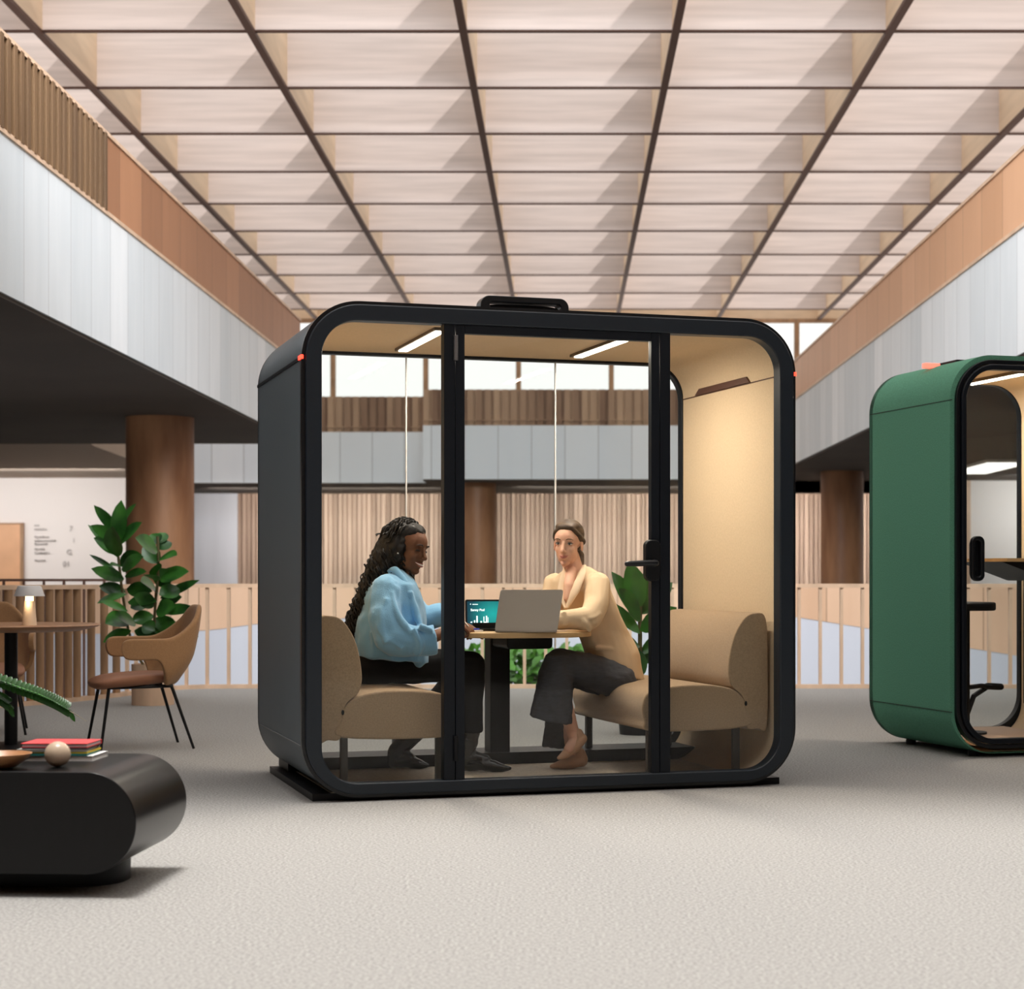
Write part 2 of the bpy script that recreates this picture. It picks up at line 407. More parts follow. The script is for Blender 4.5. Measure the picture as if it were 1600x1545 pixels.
# columns
def column(X, Y, r, z0, z1, label):
    bm = BM(); lathe(bm, [(r, 0), (r, z1 - z0)], n=40)
    o = obj('column', bm, M_column); o.location = (X, Y, z0); tag(o, label, 'column'); return o
column(-5.23, 24.0, 0.435, 0, 3.06, 'thick brown wooden column behind the potted rubber plant on the left')
column(5.46, 36.5, 0.42, 0, 3.06, 'thick brown wooden column between the black booth and the green booth')
column(-1.94, 41.2, 0.42, -3.9, 3.06, 'brown wooden column seen through the glass door of the black booth')
# far side of the void: floor slab, solid parapet with white fascia
pts = [(-300, 990), (150, 990), (303, 986), (340, 983), (398, 975), (500, 972), (560, 962), (690, 966), (800, 985), (900, 985), (1010, 968), (1245, 964), (1365, 983), (1500, 1010), (1600, 1026), (1900, 1060)]
YV = 22.0
bmW = BM(); bmF = BM()
for (a, b) in zip(pts[:-1], pts[1:]):
    for (bm_, zlo, zhi, yy) in ((bmW, None, 0.885, YV), (bmF, -4.0, None, YV + 0.01)):
        pa, pb = P(a[0], a[1], YV), P(b[0], b[1], YV)
        za0 = pa.z if zlo is None else zlo; zb0 = pb.z if zlo is None else zlo
        za1 = pa.z if zhi is None else zhi; zb1 = pb.z if zhi is None else zhi
        vs = [bm_.verts.new(c) for c in ((pa.x, yy, za0), (pb.x, yy, zb0), (pb.x, yy, zb1), (pa.x, yy, za1), (pa.x, yy + .12, za0), (pb.x, yy + .12, zb0), (pb.x, yy + .12, zb1), (pa.x, yy + .12, za1))]
        for f in ((0,1,2,3), (7,6,5,4), (0,4,5,1), (3,2,6,7)): bm_.faces.new([vs[i] for i in f])
M_voidwood = banded('void_parapet_wood', (0.55, 0.33, 0.20), (0.76, 0.52, 0.36), 0.62, 0, 0.5, gap=0.02)
M_voidwhite = banded('void_fascia_white', (0.48, 0.50, 0.565), (0.58, 0.60, 0.665), 0.5, 0, 0.8, gap=0.0)
struct('wall_void_parapet', bmW, M_voidwood, smooth=0)
struct('wall_void_fascia', bmF, M_voidwhite, smooth=0)
bm = BM(); box(bm, (-15, 22.13, -0.2), (15, 46.3, 0)); struct('floor_far', bm, M_carpet, smooth=0)

# railing round the void
rail = thing('railing', 'pale oak railing with slender balusters running round the atrium opening', 'railing', (0, RAILY, 0))
def rel(p, z): return V((p.x, p.y - RAILY, z))
bm = BM()
def strip(bm, pts, w, z0, z1):
    A = []
    for i, p in enumerate(pts):
        d = (pts[min(i+1, len(pts)-1)] - pts[max(i-1, 0)]).normalized(); n = V((-d.y, d.x, 0))
        A.append([rel(p + n*w/2, z0), rel(p - n*w/2, z0), rel(p - n*w/2, z1), rel(p + n*w/2, z1)])
    rings_mesh(bm, A)
strip(bm, curve_pts, 0.07, 0.905, 0.94); obj('top_rail', bm, M_light_wood, rail, smooth=20)
bm = BM(); strip(bm, curve_pts, 0.07, 0.0, 0.035); obj('bottom_rail', bm, M_light_wood, rail, smooth=20)
# walk along the path
def walk(pts, step_fn):
    s = 0; i = 0; acc = 0
    out = []; cur = pts[0].copy(); nxt = 1
    while nxt < len(pts):
        d = pts[nxt] - cur; l = d.length
        st = step_fn(cur)
        while st > l:
            st -= l; cur = pts[nxt].copy(); nxt += 1
            if nxt >= len(pts): return out
            d = pts[nxt] - cur; l = d.length
        cur = cur + d.normalized()*st; out.append((cur.copy(), d.normalized()))
    return out
thick = None; thin = None
for p, d in walk(curve_pts, lambda c: 0.105 if c.x < -3.95 else (0.19)):
    big = p.x < -3.7
    if not big and p.x > 5.2: break
    if p.x < -6.2: continue
    if big:
        if thick is None:
            bm = BM(); lathe(bm, [(0.033, 0.03), (0.033, 0.91)], n=12); thick = obj('baluster', bm, M_mid_wood, rail); o = thick
        else: o = thick.copy(); COL.objects.link(o)
    else:
        if thin is None:
            bm = BM(); box(bm, (-0.014, -0.02, 0.03), (0.014, 0.02, 0.91)); thin = obj('baluster', bm, M_light_wood, rail, smooth=0); o = thin
        else: o = thin.copy(); COL.objects.link(o)
    o.parent = rail; o.location = (p.x, p.y - RAILY, 0)
rail2 = thing('railing', 'thin dark metal railing behind the thick wooden balusters on the left', 'railing', (-7.0, 18.5, 0))
bm = BM(); box(bm, (-1.5, -.015, .955), (2.6, .015, .98)); obj('top_rail', bm, M_dark, rail2, smooth=0)
x = -1.4
while x < 2.55:
    bm = BM(); box(bm, (x, -.012, -0.2), (x + .022, .012, .965)); obj('baluster', bm, M_dark, rail2, smooth=0); x += .2

# ------------------------------------------------------------------ plants
def leaf(bm, base, d, up, L, W, droop=0.3, n=7, fold=0.15, tipshape=1.0):
    base, d, up = V(base), V(d).normalized(), V(up).normalized()
    s = d.cross(up).normalized(); up = s.cross(d).normalized()
    rows = []
    for i in range(n+1):
        t = i/n
        w = W*0.5*(math.sin(PI*min(1, t**tipshape*0.97 + 0.02)))**0.7 if 0 < i < n else W*0.02
        c = base + d*(L*t) - up*(droop*L*t*t)
        rows.append([bm.verts.new(c - s*w + up*(fold*w)), bm.verts.new(c - s*w*.5 + up*(fold*w*.35)), bm.verts.new(c), bm.verts.new(c + s*w*.5 + up*(fold*w*.35)), bm.verts.new(c + s*w + up*(fold*w))])
    for a, b in zip(rows[:-1], rows[1:]):
        for j in range(4): bm.faces.new((a[j], a[j+1], b[j+1], b[j]))

def rnd(a, b): return random.uniform(a, b)
# rubber plant behind the chair
YP = 14.6
base = P(239, 1095, YP); base.z = 0
pl = thing('rubber_plant', 'tall rubber plant with two leafy stems in a wooden pot behind the tan armchair', 'plant', base)
bm = BM(); lathe(bm, [(0.165, 0), (0.165, 0.32), (0.15, 0.32), (0.15, 0.27)], n=32); obj('pot', bm, M_light_wood, pl)
def pr(px, py, dy=0): return P(px, py, YP + dy) - base
stems = [[pr(236, 1060), pr(205, 1000), pr(192, 930), pr(186, 880), pr(183, 850), pr(182, 820)], [pr(241, 1060), pr(240, 1000), pr(243, 940, -.1), pr(247, 900, -.1), pr(247, 860, -.1), pr(246, 838, -.1)]]
for s in stems:
    bm = BM(); tube(bm, catmull([tuple(q) for q in s], 4, False), 0.011); obj('stem', bm, M_stem, pl)
bm = BM()
def lf(x0, y0, x1, y1, W, dy0=0, ddy=0.0, up=(0, -0.75, 0.6), droop=.12, target=None):
    a = pr(x0, y0, dy0); b = pr(x1, y1, dy0 + ddy); leaf(target or bm, a, b - a, up, (b - a).length, W, droop, fold=.2)
for q in ((183,850,188,784,.13),(183,842,146,822,.10),(184,832,150,792,.09),(184,828,205,786,.08),(186,852,148,822,.11),(186,850,216,814,.13),(183,870,172,826,.17),(186,862,152,832,.10),
          (187,865,150,838,.16),(184,868,140,818,.07),(184,895,140,862,.05),(186,880,218,866,.14),(190,890,217,868,.13),(190,885,174,880,.09),
          (194,905,147,888,.11),(196,925,155,914,.11),(198,928,152,938,.09),(198,920,235,922,.13),(200,955,160,936,.08),(203,965,168,970,.17),(205,985,160,1000,.12),(206,970,240,960,.13),
          (200,940,240,935,.12),(195,900,225,890,.1),(204,950,230,940,.13),(210,985,250,990,.12),(212,975,185,958,.13)):
    lf(*q, dy0=rnd(-.1, .12), ddy=rnd(-.25, .1), up=(rnd(-.3,.3), -0.8, rnd(.2,.8)))
obj('foliage', bm, M_leaf, pl, recalc=False)
bm = BM()
for q in ((246,850,236,832,.13),(246,850,258,830,.12),(246,862,216,838,.17),(247,858,268,846,.11),(246,876,272,862,.15),(248,880,224,850,.14),(248,895,292,888,.10),(249,905,290,890,.16),
          (246,908,224,892,.14),(247,925,224,905,.19),(250,935,306,905,.08),(249,930,282,918,.15),(246,950,280,930,.16),(244,955,270,945,.15),(243,945,212,930,.13),(243,965,275,985,.14),(242,975,262,990,.13),
          (250,975,308,992,.12),(250,955,300,948,.1),(242,985,222,975,.13),(245,915,262,890,.17),(247,900,240,880,.12)):
    lf(*q, dy0=rnd(-.2, .05), ddy=rnd(-.25, .1), up=(rnd(-.3,.3), -0.8, rnd(.2,.8)))
obj('foliage', bm, M_leaf, pl, recalc=False)
# plant behind the booth
YP = 11.9
base = P(1000, 1100, YP); base.z = 0
pl = thing('fiddle_leaf_plant', 'broad leaved green plant standing behind the black booth, right of the woman in the blazer', 'plant', base)
bm = BM(); lathe(bm, [(0.13, 0), (0.16, 0.3), (0.145, 0.3), (0.14, 0.25)], n=28); obj('pot', bm, M_black, pl)
bm = BM(); tube(bm, [pr(1000, 1085), pr(1000, 1000), pr(1000, 930)], 0.014); obj('stem', bm, M_stem, pl)
bm = BM()
for q in ((1000,970,962,892,.13),(1000,950,985,880,.15),(1000,960,1016,888,.13),(1000,960,1048,908,.14),(1000,990,945,935,.12),(1000,985,1050,950,.13),(1000,1010,950,985,.13),
          (1000,1030,958,1020,.12),(1000,1055,965,1045,.12),(1000,1040,1030,1000,.14),(1000,1020,1040,990,.12),(1000,970,975,920,.14),(1000,1060,985,1010,.15)):
    lf(*q, dy0=rnd(-.1, .1), ddy=rnd(-.3, .1), up=(rnd(-.3,.3), -0.8, rnd(.2,.8)))
obj('foliage', bm, M_leaf, pl, recalc=False)
# shrub growing up in the void
tr = thing('leafy_shrub', 'bright green shrub seen between the balusters below the table in the black booth', 'shrub', (-0.3, 19.6, -4.0))
bm = BM(); tube(bm, [(0, 0, 0), (0, 0, 3.9)], 0.05); obj('trunk', bm, M_stem, tr)
bm = BM()
for i in range(2600):
    a = rnd(0, 2*PI); c = V((rnd(-.75, .75), rnd(-.5, .5), rnd(2.9, 4.23)))
    leaf(bm, c, (rnd(-1,1), rnd(-1,1), rnd(-.6,1)), (rnd(-.4,.4), -.7, .7), rnd(.09,.16), .085, n=3)
obj('foliage', bm, M_leaf2, tr, recalc=False)
# foreground plant, fronds reaching in from the left
YF = 7.6
base = P(-130, 0, YF); base.z = 0
zz = thing('zz_plant', 'glossy green plant reaching its fronds in at the left edge above the coffee table', 'plant', base)
bm = BM(); lathe(bm, [(0.11, 0), (0.15, 0.3), (0.135, 0.3), (0.13, 0.26)], n=28); obj('pot', bm, M_black, zz)
def pf(px, py, dy=0): return P(px, py, YF + dy) - base
for fr_, lw in (([pf(-130, 1180), pf(-80, 1085), pf(-20, 1062), pf(40, 1078), pf(80, 1094), pf(105, 1108)], 1.0), ([pf(-128, 1180), pf(-90, 1110), pf(-40, 1082), pf(-5, 1090), pf(12, 1100)], .9),
                ([pf(-130, 1180), pf(-140, 1080), pf(-150, 1010)], 1.0), ([pf(-130, 1180), pf(-180, 1100), pf(-230, 1080)], 1.0), ([pf(-132, 1180, .0), pf(-120, 1090, .2), pf(-100, 1020, .35)], 1.0)):
    c = catmull([tuple(q) for q in fr_], 8, False)
    bm = BM(); tube(bm, c, [0.008*(1 - .7*i/len(c)) for i in range(len(c))]); st = obj('stem', bm, M_leaf, zz)
    bm = BM()
    for i in range(len(c)//4, len(c)-1):
        d = (c[i+1] - c[i]).normalized()
        for s in (-1, 1):
            side = V((0, s, 0.0)) - d*0.0
            leaf(bm, c[i], d*0.35 + side*.35 + V((0, 0, .8*s)), (s*.3, -.8, .5), .036*lw, .024, .2)
            leaf(bm, c[i] + d*.012, d*0.3 + V((0, -s*.8, .35*s)), (.2*s, -.5, .8), .034*lw, .022, .25)
    leaf(bm, c[-1], c[-1] - c[-2] + V((0, 0, -.004)), (0, -.6, .8), .06, .022, .15)
    obj('leaflets', bm, mat('glossy_dark_leaf', (.028, .115, .016), .25, var=.5, vscale=9), st, recalc=False)
bm = BM(); tube(bm, [pf(100, 1106), pf(120, 1117), pf(136, 1127)], [.003, .002, .001]); obj('bare_tip', bm, mat('pale_twig', (.25, .22, .16)), zz)

# ------------------------------------------------------------------ black booth
TH = math.atan2(0.302, 0.953)
PODO = V((-1.171, 8.29, 0))
UU = V((math.cos(TH), math.sin(TH), 0)); VV = V((-math.sin(TH), math.cos(TH), 0))
def pod(u, v, z=0): return PODO + UU*u + VV*v + V((0, 0, z))
W, DP, H, R = 2.40, 1.37, 2.25, 0.26
booth = thing('office_booth', 'large black two-person glass meeting booth with tan felt lining in the centre', 'booth', PODO, TH)
def shell_parts(root, W, D_, H, R, M_out, M_in, z0=0.02, t=0.03, lin=0.035):
    bm = BM(); ring_prism(bm, rr(0, W, z0, H, R, 14), rr(t, W - t, z0 + .004, H - t, R - t, 14), 0.02, D_); o = obj('shell', bm, M_out, root, smooth=35)
    bm = BM(); ring_prism(bm, rr(t + .001, W - t - .001, z0 + .005, H - t - .001, R - t, 14), rr(t + lin, W - t - lin, z0 + .010, H - t - lin, R - t - lin, 14), 0.06, D_ - 0.05); obj('lining', bm, M_in, root, smooth=35)
    return o
sh = shell_parts(booth, W, DP, H, R, M_anth, M_tan_felt)
# front ring frame
bm = BM(); ring_prism(bm, rr(-.004, W + .004, 0.016, H + .004, R + .003, 14), rr(.012, W - .012, 0.03, H - .012, R - .012, 14), -0.004, 0.03); obj('front_gasket', bm, M_blk_satin, booth, smooth=35)
bm = BM(); ring_prism(bm, rr(.012, W - .012, 0.03, H - .012, R - .012, 14), rr(.085, W - .085, 0.082, H - .085, R - .095, 14), -0.022, 0.06); obj('front_frame', bm, mat('slate_frame', (.012, .018, .026), .4, spec=.4), booth, smooth=35, bevel=0.006)
bm = BM(); ring_prism(bm, rr(.0, W, 0.02, H, R, 14), rr(.075, W - .075, 0.085, H - .08, R - .07, 14), DP - 0.05, DP + .01); obj('rear_frame', bm, M_frame, booth, smooth=35, bevel=0.005)
bm = BM(); box(bm, (0.055, 0.055, 0), (W - .055, DP - .04, 0.033)); obj('plinth', bm, M_black, booth, smooth=0)
bm = BM(); box(bm, (0.14, 0.06, 0.030), (W - .14, DP - .05, 0.037)); obj('floor_carpet', bm, M_floorwood, booth, smooth=0)
bm = BM(); box(bm, (0.10, 1.02, 0.036), (W - .10, DP - .05, 0.098)); obj('rear_sill', bm, M_black, booth, smooth=0)
# side seams and red indicators
for s, u in ((0, -0.004), (1, W - .004)):
    bm = BM(); box(bm, (u, 0.03, 1.985), (u + .008, DP, 2.0)); obj('seam', bm, M_frame, booth, smooth=0)
    bm = BM(); box(bm, (u, 0.03, .249), (u + .0075, DP - .1, .255)); obj('seam', bm, mat('grey_seam', (.16, .17, .18)), booth, smooth=0)
    bm = BM(); box(bm, (u - .004*(1 - s), -0.008, 1.985), (u + .008 + .004*s, 0.07, 2.004)); o = obj('indicator_light', bm, M_red, booth, smooth=0, bevel=.003); o['label'] = 'glowing red indicator'
# posts, door, glass
ZT, ZB = H - .085, .082
for (a, b, n) in ((.648, .70, 'mullion'), (1.70, 1.752, 'mullion')):
    bm = BM(); box(bm, (a, -.012, .045), (b, .05, ZT + .01)); obj(n, bm, M_frame, booth, smooth=0, bevel=.003)
for (u0, u1, n) in ((.085, .648, 'side_glass'), (1.752, W - .085, 'side_glass')):
    z0, z1 = ZB - .004, ZT + .004
    bm = BM(); box(bm, (u0 - .01, .012, z0), (u1 + .01, .022, z1)); obj(n, bm, M_glass, booth, smooth=0)
door = obj('door', (lambda b: (box(b, (.703, -.014, .03), (.745, .03, ZT)), box(b, (1.655, -.014, .03), (1.697, .03, ZT)), box(b, (.745, -.014, ZT - .04), (1.655, .03, ZT)), box(b, (.745, -.014, .03), (1.655, .03, .085)), b)[-1])(BM()), M_frame, booth, smooth=0, bevel=.003)
bm = BM(); box(bm, (.74, .002, .08), (1.66, .012, ZT - .035)); obj('door_glass', bm, M_glass, door, smooth=0)
for z in (.17, 2.0):
    bm = BM(); lathe(bm, [(.011, 0), (.011, .115)], (.701, -.02, z), 16); o = obj('hinge', bm, mat('steel', (.35, .36, .38), .3, 1) if z > 1 else M_black, door)
zc = 1.075
bm = BM(); prism(bm, rr(1.615, 1.69, zc - .085, zc + .11, .03), -.05, -.005); hp = obj('handle_plate', bm, M_black, door, bevel=.006)
bm = BM(); chain(bm, [((1.655, -.05, zc), .019), ((1.645, -.095, zc), .017), ((1.60, -.105, zc), .015), ((1.50, -.105, zc - .004), .013)]); obj('handle', bm, M_blk_satin, hp, remesh=.004, smooth_it=3)
bm = BM(); prism(bm, rr(.1, 2.3, 0, 1, .1), 0, 0.01) if False else box(bm, (.075, DP - .03, .085), (.775, DP - .02, H - .08)); obj('rear_glass', bm, M_glass, booth, smooth=0)
bm = BM(); box(bm, (.779, DP - .03, .085), (1.60, DP - .02, H - .08)); obj('rear_glass', bm, M_glass, booth, smooth=0)
bm = BM(); box(bm, (1.604, DP - .03, .085), (W - .075, DP - .02, H - .08)); obj('rear_glass', bm, M_glass, booth, smooth=0)
for u in (.777, 1.602):
    bm = BM(); box(bm, (u - .003, DP - .032, .085), (u + .003, DP - .018, H - .08)); obj('glass_joint', bm, mat('joint_seal', (.55, .55, .55), .4), booth, smooth=0)
# ceiling lamps
def lamp(name, u, v0, v1, z, root, org_fn, w=.022):
    bm = BM(); box(bm, (u - w - .012, v0 - .03, z - .012), (u + w + .012, v1 + .04, z + .03)); h = obj('lamp_housing', bm, mat('lamp_bronze', (.10, .06, .03), .5), root, smooth=0)
    bm = BM(); box(bm, (u - w, v0, z - .018), (u + w, v1, z - .011)); obj('light_strip', bm, M_lamp, h, smooth=0)
    ld = bpy.data.lights.new(name, 'AREA'); ld.shape = 'RECTANGLE'; ld.size = w*2; ld.size_y = v1 - v0; ld.energy = 21; ld.color = (1, .88, .74)
    lo = bpy.data.objects.new(name, ld); COL.objects.link(lo)
    c = org_fn(u, (v0+v1)/2, z - .022); lo.location = c; lo.rotation_euler = (0, 0, TH)
    return lo
lamp('booth_lamp_light', .70, .28, 1.08, 2.183, booth, pod)
lamp('booth_lamp_light', 1.64, .28, 1.06, 2.183, booth, pod)
# ventilation slot and felt seam on the right inner wall
xi = W - .03 - .035
bm = BM(); box(bm, (xi - .004, .1, 1.985), (xi + .004, DP - .05, 1.99)); obj('lining_seam', bm, M_dark, booth, smooth=0)
bm = BM(); vs = [(.38, 1.99), (1.12, 1.99), (1.06, 2.022), (.42, 2.022)]
A = [bm.verts.new((xi - .012, p[0], p[1])) for p in vs]; B_ = [bm.verts.new((xi + .004, p[0], p[1])) for p in vs]
for i in range(4): bm.faces.new((A[i], A[(i+1) % 4], B_[(i+1) % 4], B_[i]))
bm.faces.new(A); bm.faces.new(list(reversed(B_))); obj('air_vent', bm, M_dark, booth, smooth=0)
# roof fan
bm = BM(); prism(bm, catmull([(.84, 2.245), (.90, 2.29), (.97, 2.315), (1.26, 2.315), (1.31, 2.285), (1.34, 2.245)], 5), .32, .95)
fan = obj('roof_fan', bm, M_black, booth, bevel=.008)
bm = BM(); ring_prism(bm, rr(.90, 1.34, 2.25, 2.352, .045), rr(.945, 1.30, 2.295, 2.322, .012), .28, .37); obj('fan_handle', bm, M_blk_satin, fan, bevel=.005)

# sofas inside
def sofa(name, mirror, label):
    # local: x from wall towards the table, y along the depth, z up
    root = thing(name, label, 'sofa', pod(.085, .12, .062) if not mirror else pod(W - .085, .12, .062), TH)
    s = -1 if mirror else 1; Lh = 1.10
    def pts(l): return [(s*a, b) for a, b in l]
    bm = BM(); prism(bm, catmull(pts([(.115, .215), (.60, .205), (.645, .26), (.655, .33), (.62, .395), (.50, .420), (.33, .425), (.20, .405), (.135, .36), (.115, .30)]), 5), 0, Lh); obj('seat', bm, M_sofa, root, bevel=.012)
    bm = BM(); prism(bm, catmull(pts([(.005, .215), (.055, .205), (.11, .21), (.118, .30), (.14, .37), (.195, .42), (.21, .50), (.185, .64), (.13, .74), (.07, .77), (.01, .74), (.0, .5)]), 5), 0.003, Lh - .003); bk = obj('backrest', bm, M_sofa, root, bevel=.012)
    bm = BM(); box(bm, (s*.03, Lh*.5 - .0015, .45), (s*.195, Lh*.5 + .0015, .7)) if False else ell(bm, (s*.12, -.003, .33), (.007, .003, .012)); obj('fabric_tag', bm, M_black, bk)
    for x, y in ((.14, .08), (.59, .08), (.14, Lh - .08), (.59, Lh - .08)):
        bm = BM(); box(bm, (s*x - .016, y - .016, -.024 if y < .5 else .037), (s*x + .016, y + .016, .215)); obj('leg', bm, mat('dark_taupe_leg', (.035, .028, .022), .5), root, smooth=0)
    return root
sofa('booth_sofa', False, 'beige sofa at the left wall of the black booth, under the woman in blue')
sofa('booth_sofa', True, 'beige sofa at the right wall of the black booth, empty at its near end')
# table
tb = thing('booth_table', 'oval oak table on a dark post between the two sofas of the black booth', 'table', pod(1.2, .72, .062), TH)
tz = .74 - .062
bm = BM()
pl_ = [(.37*abs(math.cos(a))**.8*(1 if math.cos(a) > 0 else -1), .34*abs(math.sin(a))**.8*(1 if math.sin(a) > 0 else -1)) for a in [2*PI*i/48 for i in range(48)]]
zprism(bm, pl_, tz - .028, tz); obj('tabletop', bm, mat('oak_edge', (.62, .41, .20), .4, var=.15, vscale=6, stretch=(1, 6, 1)), tb, bevel=.006)
bm = BM(); box(bm, (-.05, .30, .037), (.055, .42, tz - .028)); obj('post', bm, M_black, tb, smooth=0, bevel=.004)
bm = BM(); prism(bm, rr(-.04, .2, tz - .095, tz - .029, .02), .02, .3); obj('power_box', bm, M_black, tb, bevel=.004)

# laptops on the table
M_alu = mat('brushed_aluminium', (.42, .36, .31), .38, .7)
lp = thing('laptop', 'open silver laptop, its lid turned to the viewer, on the booth table', 'laptop', P(822, 986, 9.0) + V((0, 0, 0)), TH - .28)
lp.location.z = .741
bm = BM(); prism(bm, rr(-.15, .15, 0, .016, .006, 3), 0, .22); obj('keyboard_deck', bm, M_alu, lp, bevel=.002)
lid = BM()
for vv in range(1): 
    pr_ = [(x, z) for x, z in rr(-.152, .152, 0, .205, .012, 5)]
    A = [lid.verts.new((p[0] + .028*(p[1]/.205), -.003 - .035*(p[1]/.205), .008 + p[1]*.97)) for p in pr_]; B2 = [lid.verts.new((p[0] + .028*(p[1]/.205), .004 - .035*(p[1]/.205), .008 + p[1]*.97)) for p in pr_]
    n = len(pr_)
    for i in range(n): lid.faces.new((A[i], A[(i+1) % n], B2[(i+1) % n], B2[i]))
    lid.faces.new(list(reversed(A))); lid.faces.new(B2)
obj('lid', lid, M_alu, lp)
# tablet showing a teal screen
tbp = P(757, 980, 9.28); tbp.z = .741
tab = thing('tablet', 'black tablet with a bright teal screen standing left of the silver laptop', 'tablet', tbp, .12)
bm = BM(); prism(bm, rr(-.095, .125, 0.02, .155, .01, 4), .0, .008)
# lean it
def lean(bm, k):
    for v in bm.verts: v.co.y += v.co.z*k
lean(bm, .22); case = obj('case', bm, M_black, tab)
bm = BM(); box(bm, (-.09, -.07, 0), (.12, .05, .012)); box(bm, (-.06, -.0, .01), (.10, .02, .04)); obj('stand', bm, M_black, tab, smooth=0)
# gradient screen
ms = bpy.data.materials.new('teal_screen'); ms.use_nodes = True; N = ms.node_tree.nodes; L = ms.node_tree.links; b = N['Principled BSDF']
tc = N.new('ShaderNodeTexCoord'); gr = N.new('ShaderNodeTexGradient'); gr.gradient_type = 'SPHERICAL'; mp = N.new('ShaderNodeMapping'); mp.inputs['Location'].default_value = (-.35, 0, -.75); mp.inputs['Scale'].default_value = (8, 0, 9)
L.new(tc.outputs['Object'], mp.inputs[0]); L.new(mp.outputs[0], gr.inputs[0]); rp_ = N.new('ShaderNodeValToRGB')
rp_.color_ramp.elements[0].color = (.002, .05, .08, 1); rp_.color_ramp.elements[1].color = (.01, .50, .46, 1); L.new(gr.outputs[0], rp_.inputs[0])
L.new(rp_.outputs[0], b.inputs['Emission Color']); b.inputs['Emission Strength'].default_value = .9; b.inputs['Base Color'].default_value = (0, .02, .03, 1); b.inputs['Roughness'].default_value = .3
bm = BM(); box(bm, (-.085, -.002, .03), (.115, .0, .146)); lean(bm, .22); obj('screen', bm, ms, case, smooth=0)
M_scr = mat('screen_white', (.8, .9, .9), emit=(.85, 1, 1), estr=1.0)
def scr_text(s, x, z, size, bold):
    o = text_mesh('screen_text', s, size, M_scr, case, (x, -.004, z), bold=bold, depth=.0004)
    for v in o.data.vertices: v.co.y += v.co.z*.22
scr_text('Sunny Pod', -.068, .098, .0165, .0004); 
bm = BM()
for xx in (-.070, -.058, -.052, -.046, -.041, -.035): box(bm, (xx, -.006, .129), (xx + .004, -.003, .133 + (.002 if xx < -.065 else 0)))
for (x, h_, w) in ((-.065, .006, .004), (-.052, .012, .006), (-.04, .034, .007), (-.02, .008, .008), (-.004, .03, .004), (.008, .034, .006), (.017, .026, .003), (-.07, .004, .008), (.0, .004, .01)):
    box(bm, (x, -.006, .04), (x + w, -.003, .04 + h_))
lean(bm, .22); obj('screen_icons', bm, M_scr, case, smooth=0)
# notebook in front of her hands
nbp = P(735, 984, 9.12); nbp.z = .741
nb = thing('notepad', 'small white notepad with a blue patch beside the writing hand', 'notepad', nbp, .5)
bm = BM(); box(bm, (-.05, -.04, 0), (.05, .05, .008)); obj('paper', bm, mat('white_paper', (.82, .84, .9), .6), nb, smooth=0)
bm = BM(); zprism(bm, [(.028*math.cos(i*PI/10) + .02, .02*math.sin(i*PI/10)) for i in range(20)], .0081, .016); obj('blue_patch', bm, mat('blue_ink', (.02, .03, .35), .4), nb)

# ------------------------------------------------------------------ people
def head_matrix(pos, fwd, up=(0, 0, 1), s=1.0):
    f = V(fwd).normalized(); u = V(up); y = u.cross(f).normalized(); z = f.cross(y).normalized()
    M = Matrix((( f.x, y.x, z.x, pos[0]), (f.y, y.y, z.y, pos[1]), (f.z, y.z, z.z, pos[2]), (0, 0, 0, 1)))
    return M @ Matrix.Scale(s, 4)

def head(bm, M, smile=0.0):
    E = lambda c, r: ell(bm, c, r, M)
    E((-.012, 0, .038), (.092, .073, .082)); E((.018, 0, .03), (.07, .066, .07))
    E((.028, 0, -.03), (.060, .056, .078)); E((.015, 0, -.055), (.055, .052, .05))
    E((.060, 0, -.096), (.023, .024, .018)); E((.034, .018, -.075), (.032, .026, .026)); E((.034, -.018, -.075), (.032, .026, .026)); E((.040, 0, -.06), (.044, .044, .045))
    for s in (-1, 1):
        E((.056, s*.032, -.026), (.023, .021, .024 + .003*smile)); E((.075, s*.026, .024), (.010, .017, .008)); E((.094, s*.0095, -.034), (.009, .007, .006))
        E((.062, s*.031, .004), (.014, .016, .011))
        E((-.005, s*.072, -.008), (.016, .007, .028)); E((.0, s*.074, -.028), (.009, .006, .012))
        E((.056, s*.020, -.058), (.018, .014, .018))
    chain(bm, [(M @ V((.080, 0, .018)), .0080), (M @ V((.094, 0, -.010)), .0085), (M @ V((.104, 0, -.028)), .0110)])
    E((.072, 0, -.060), (.0185, .026, .020))

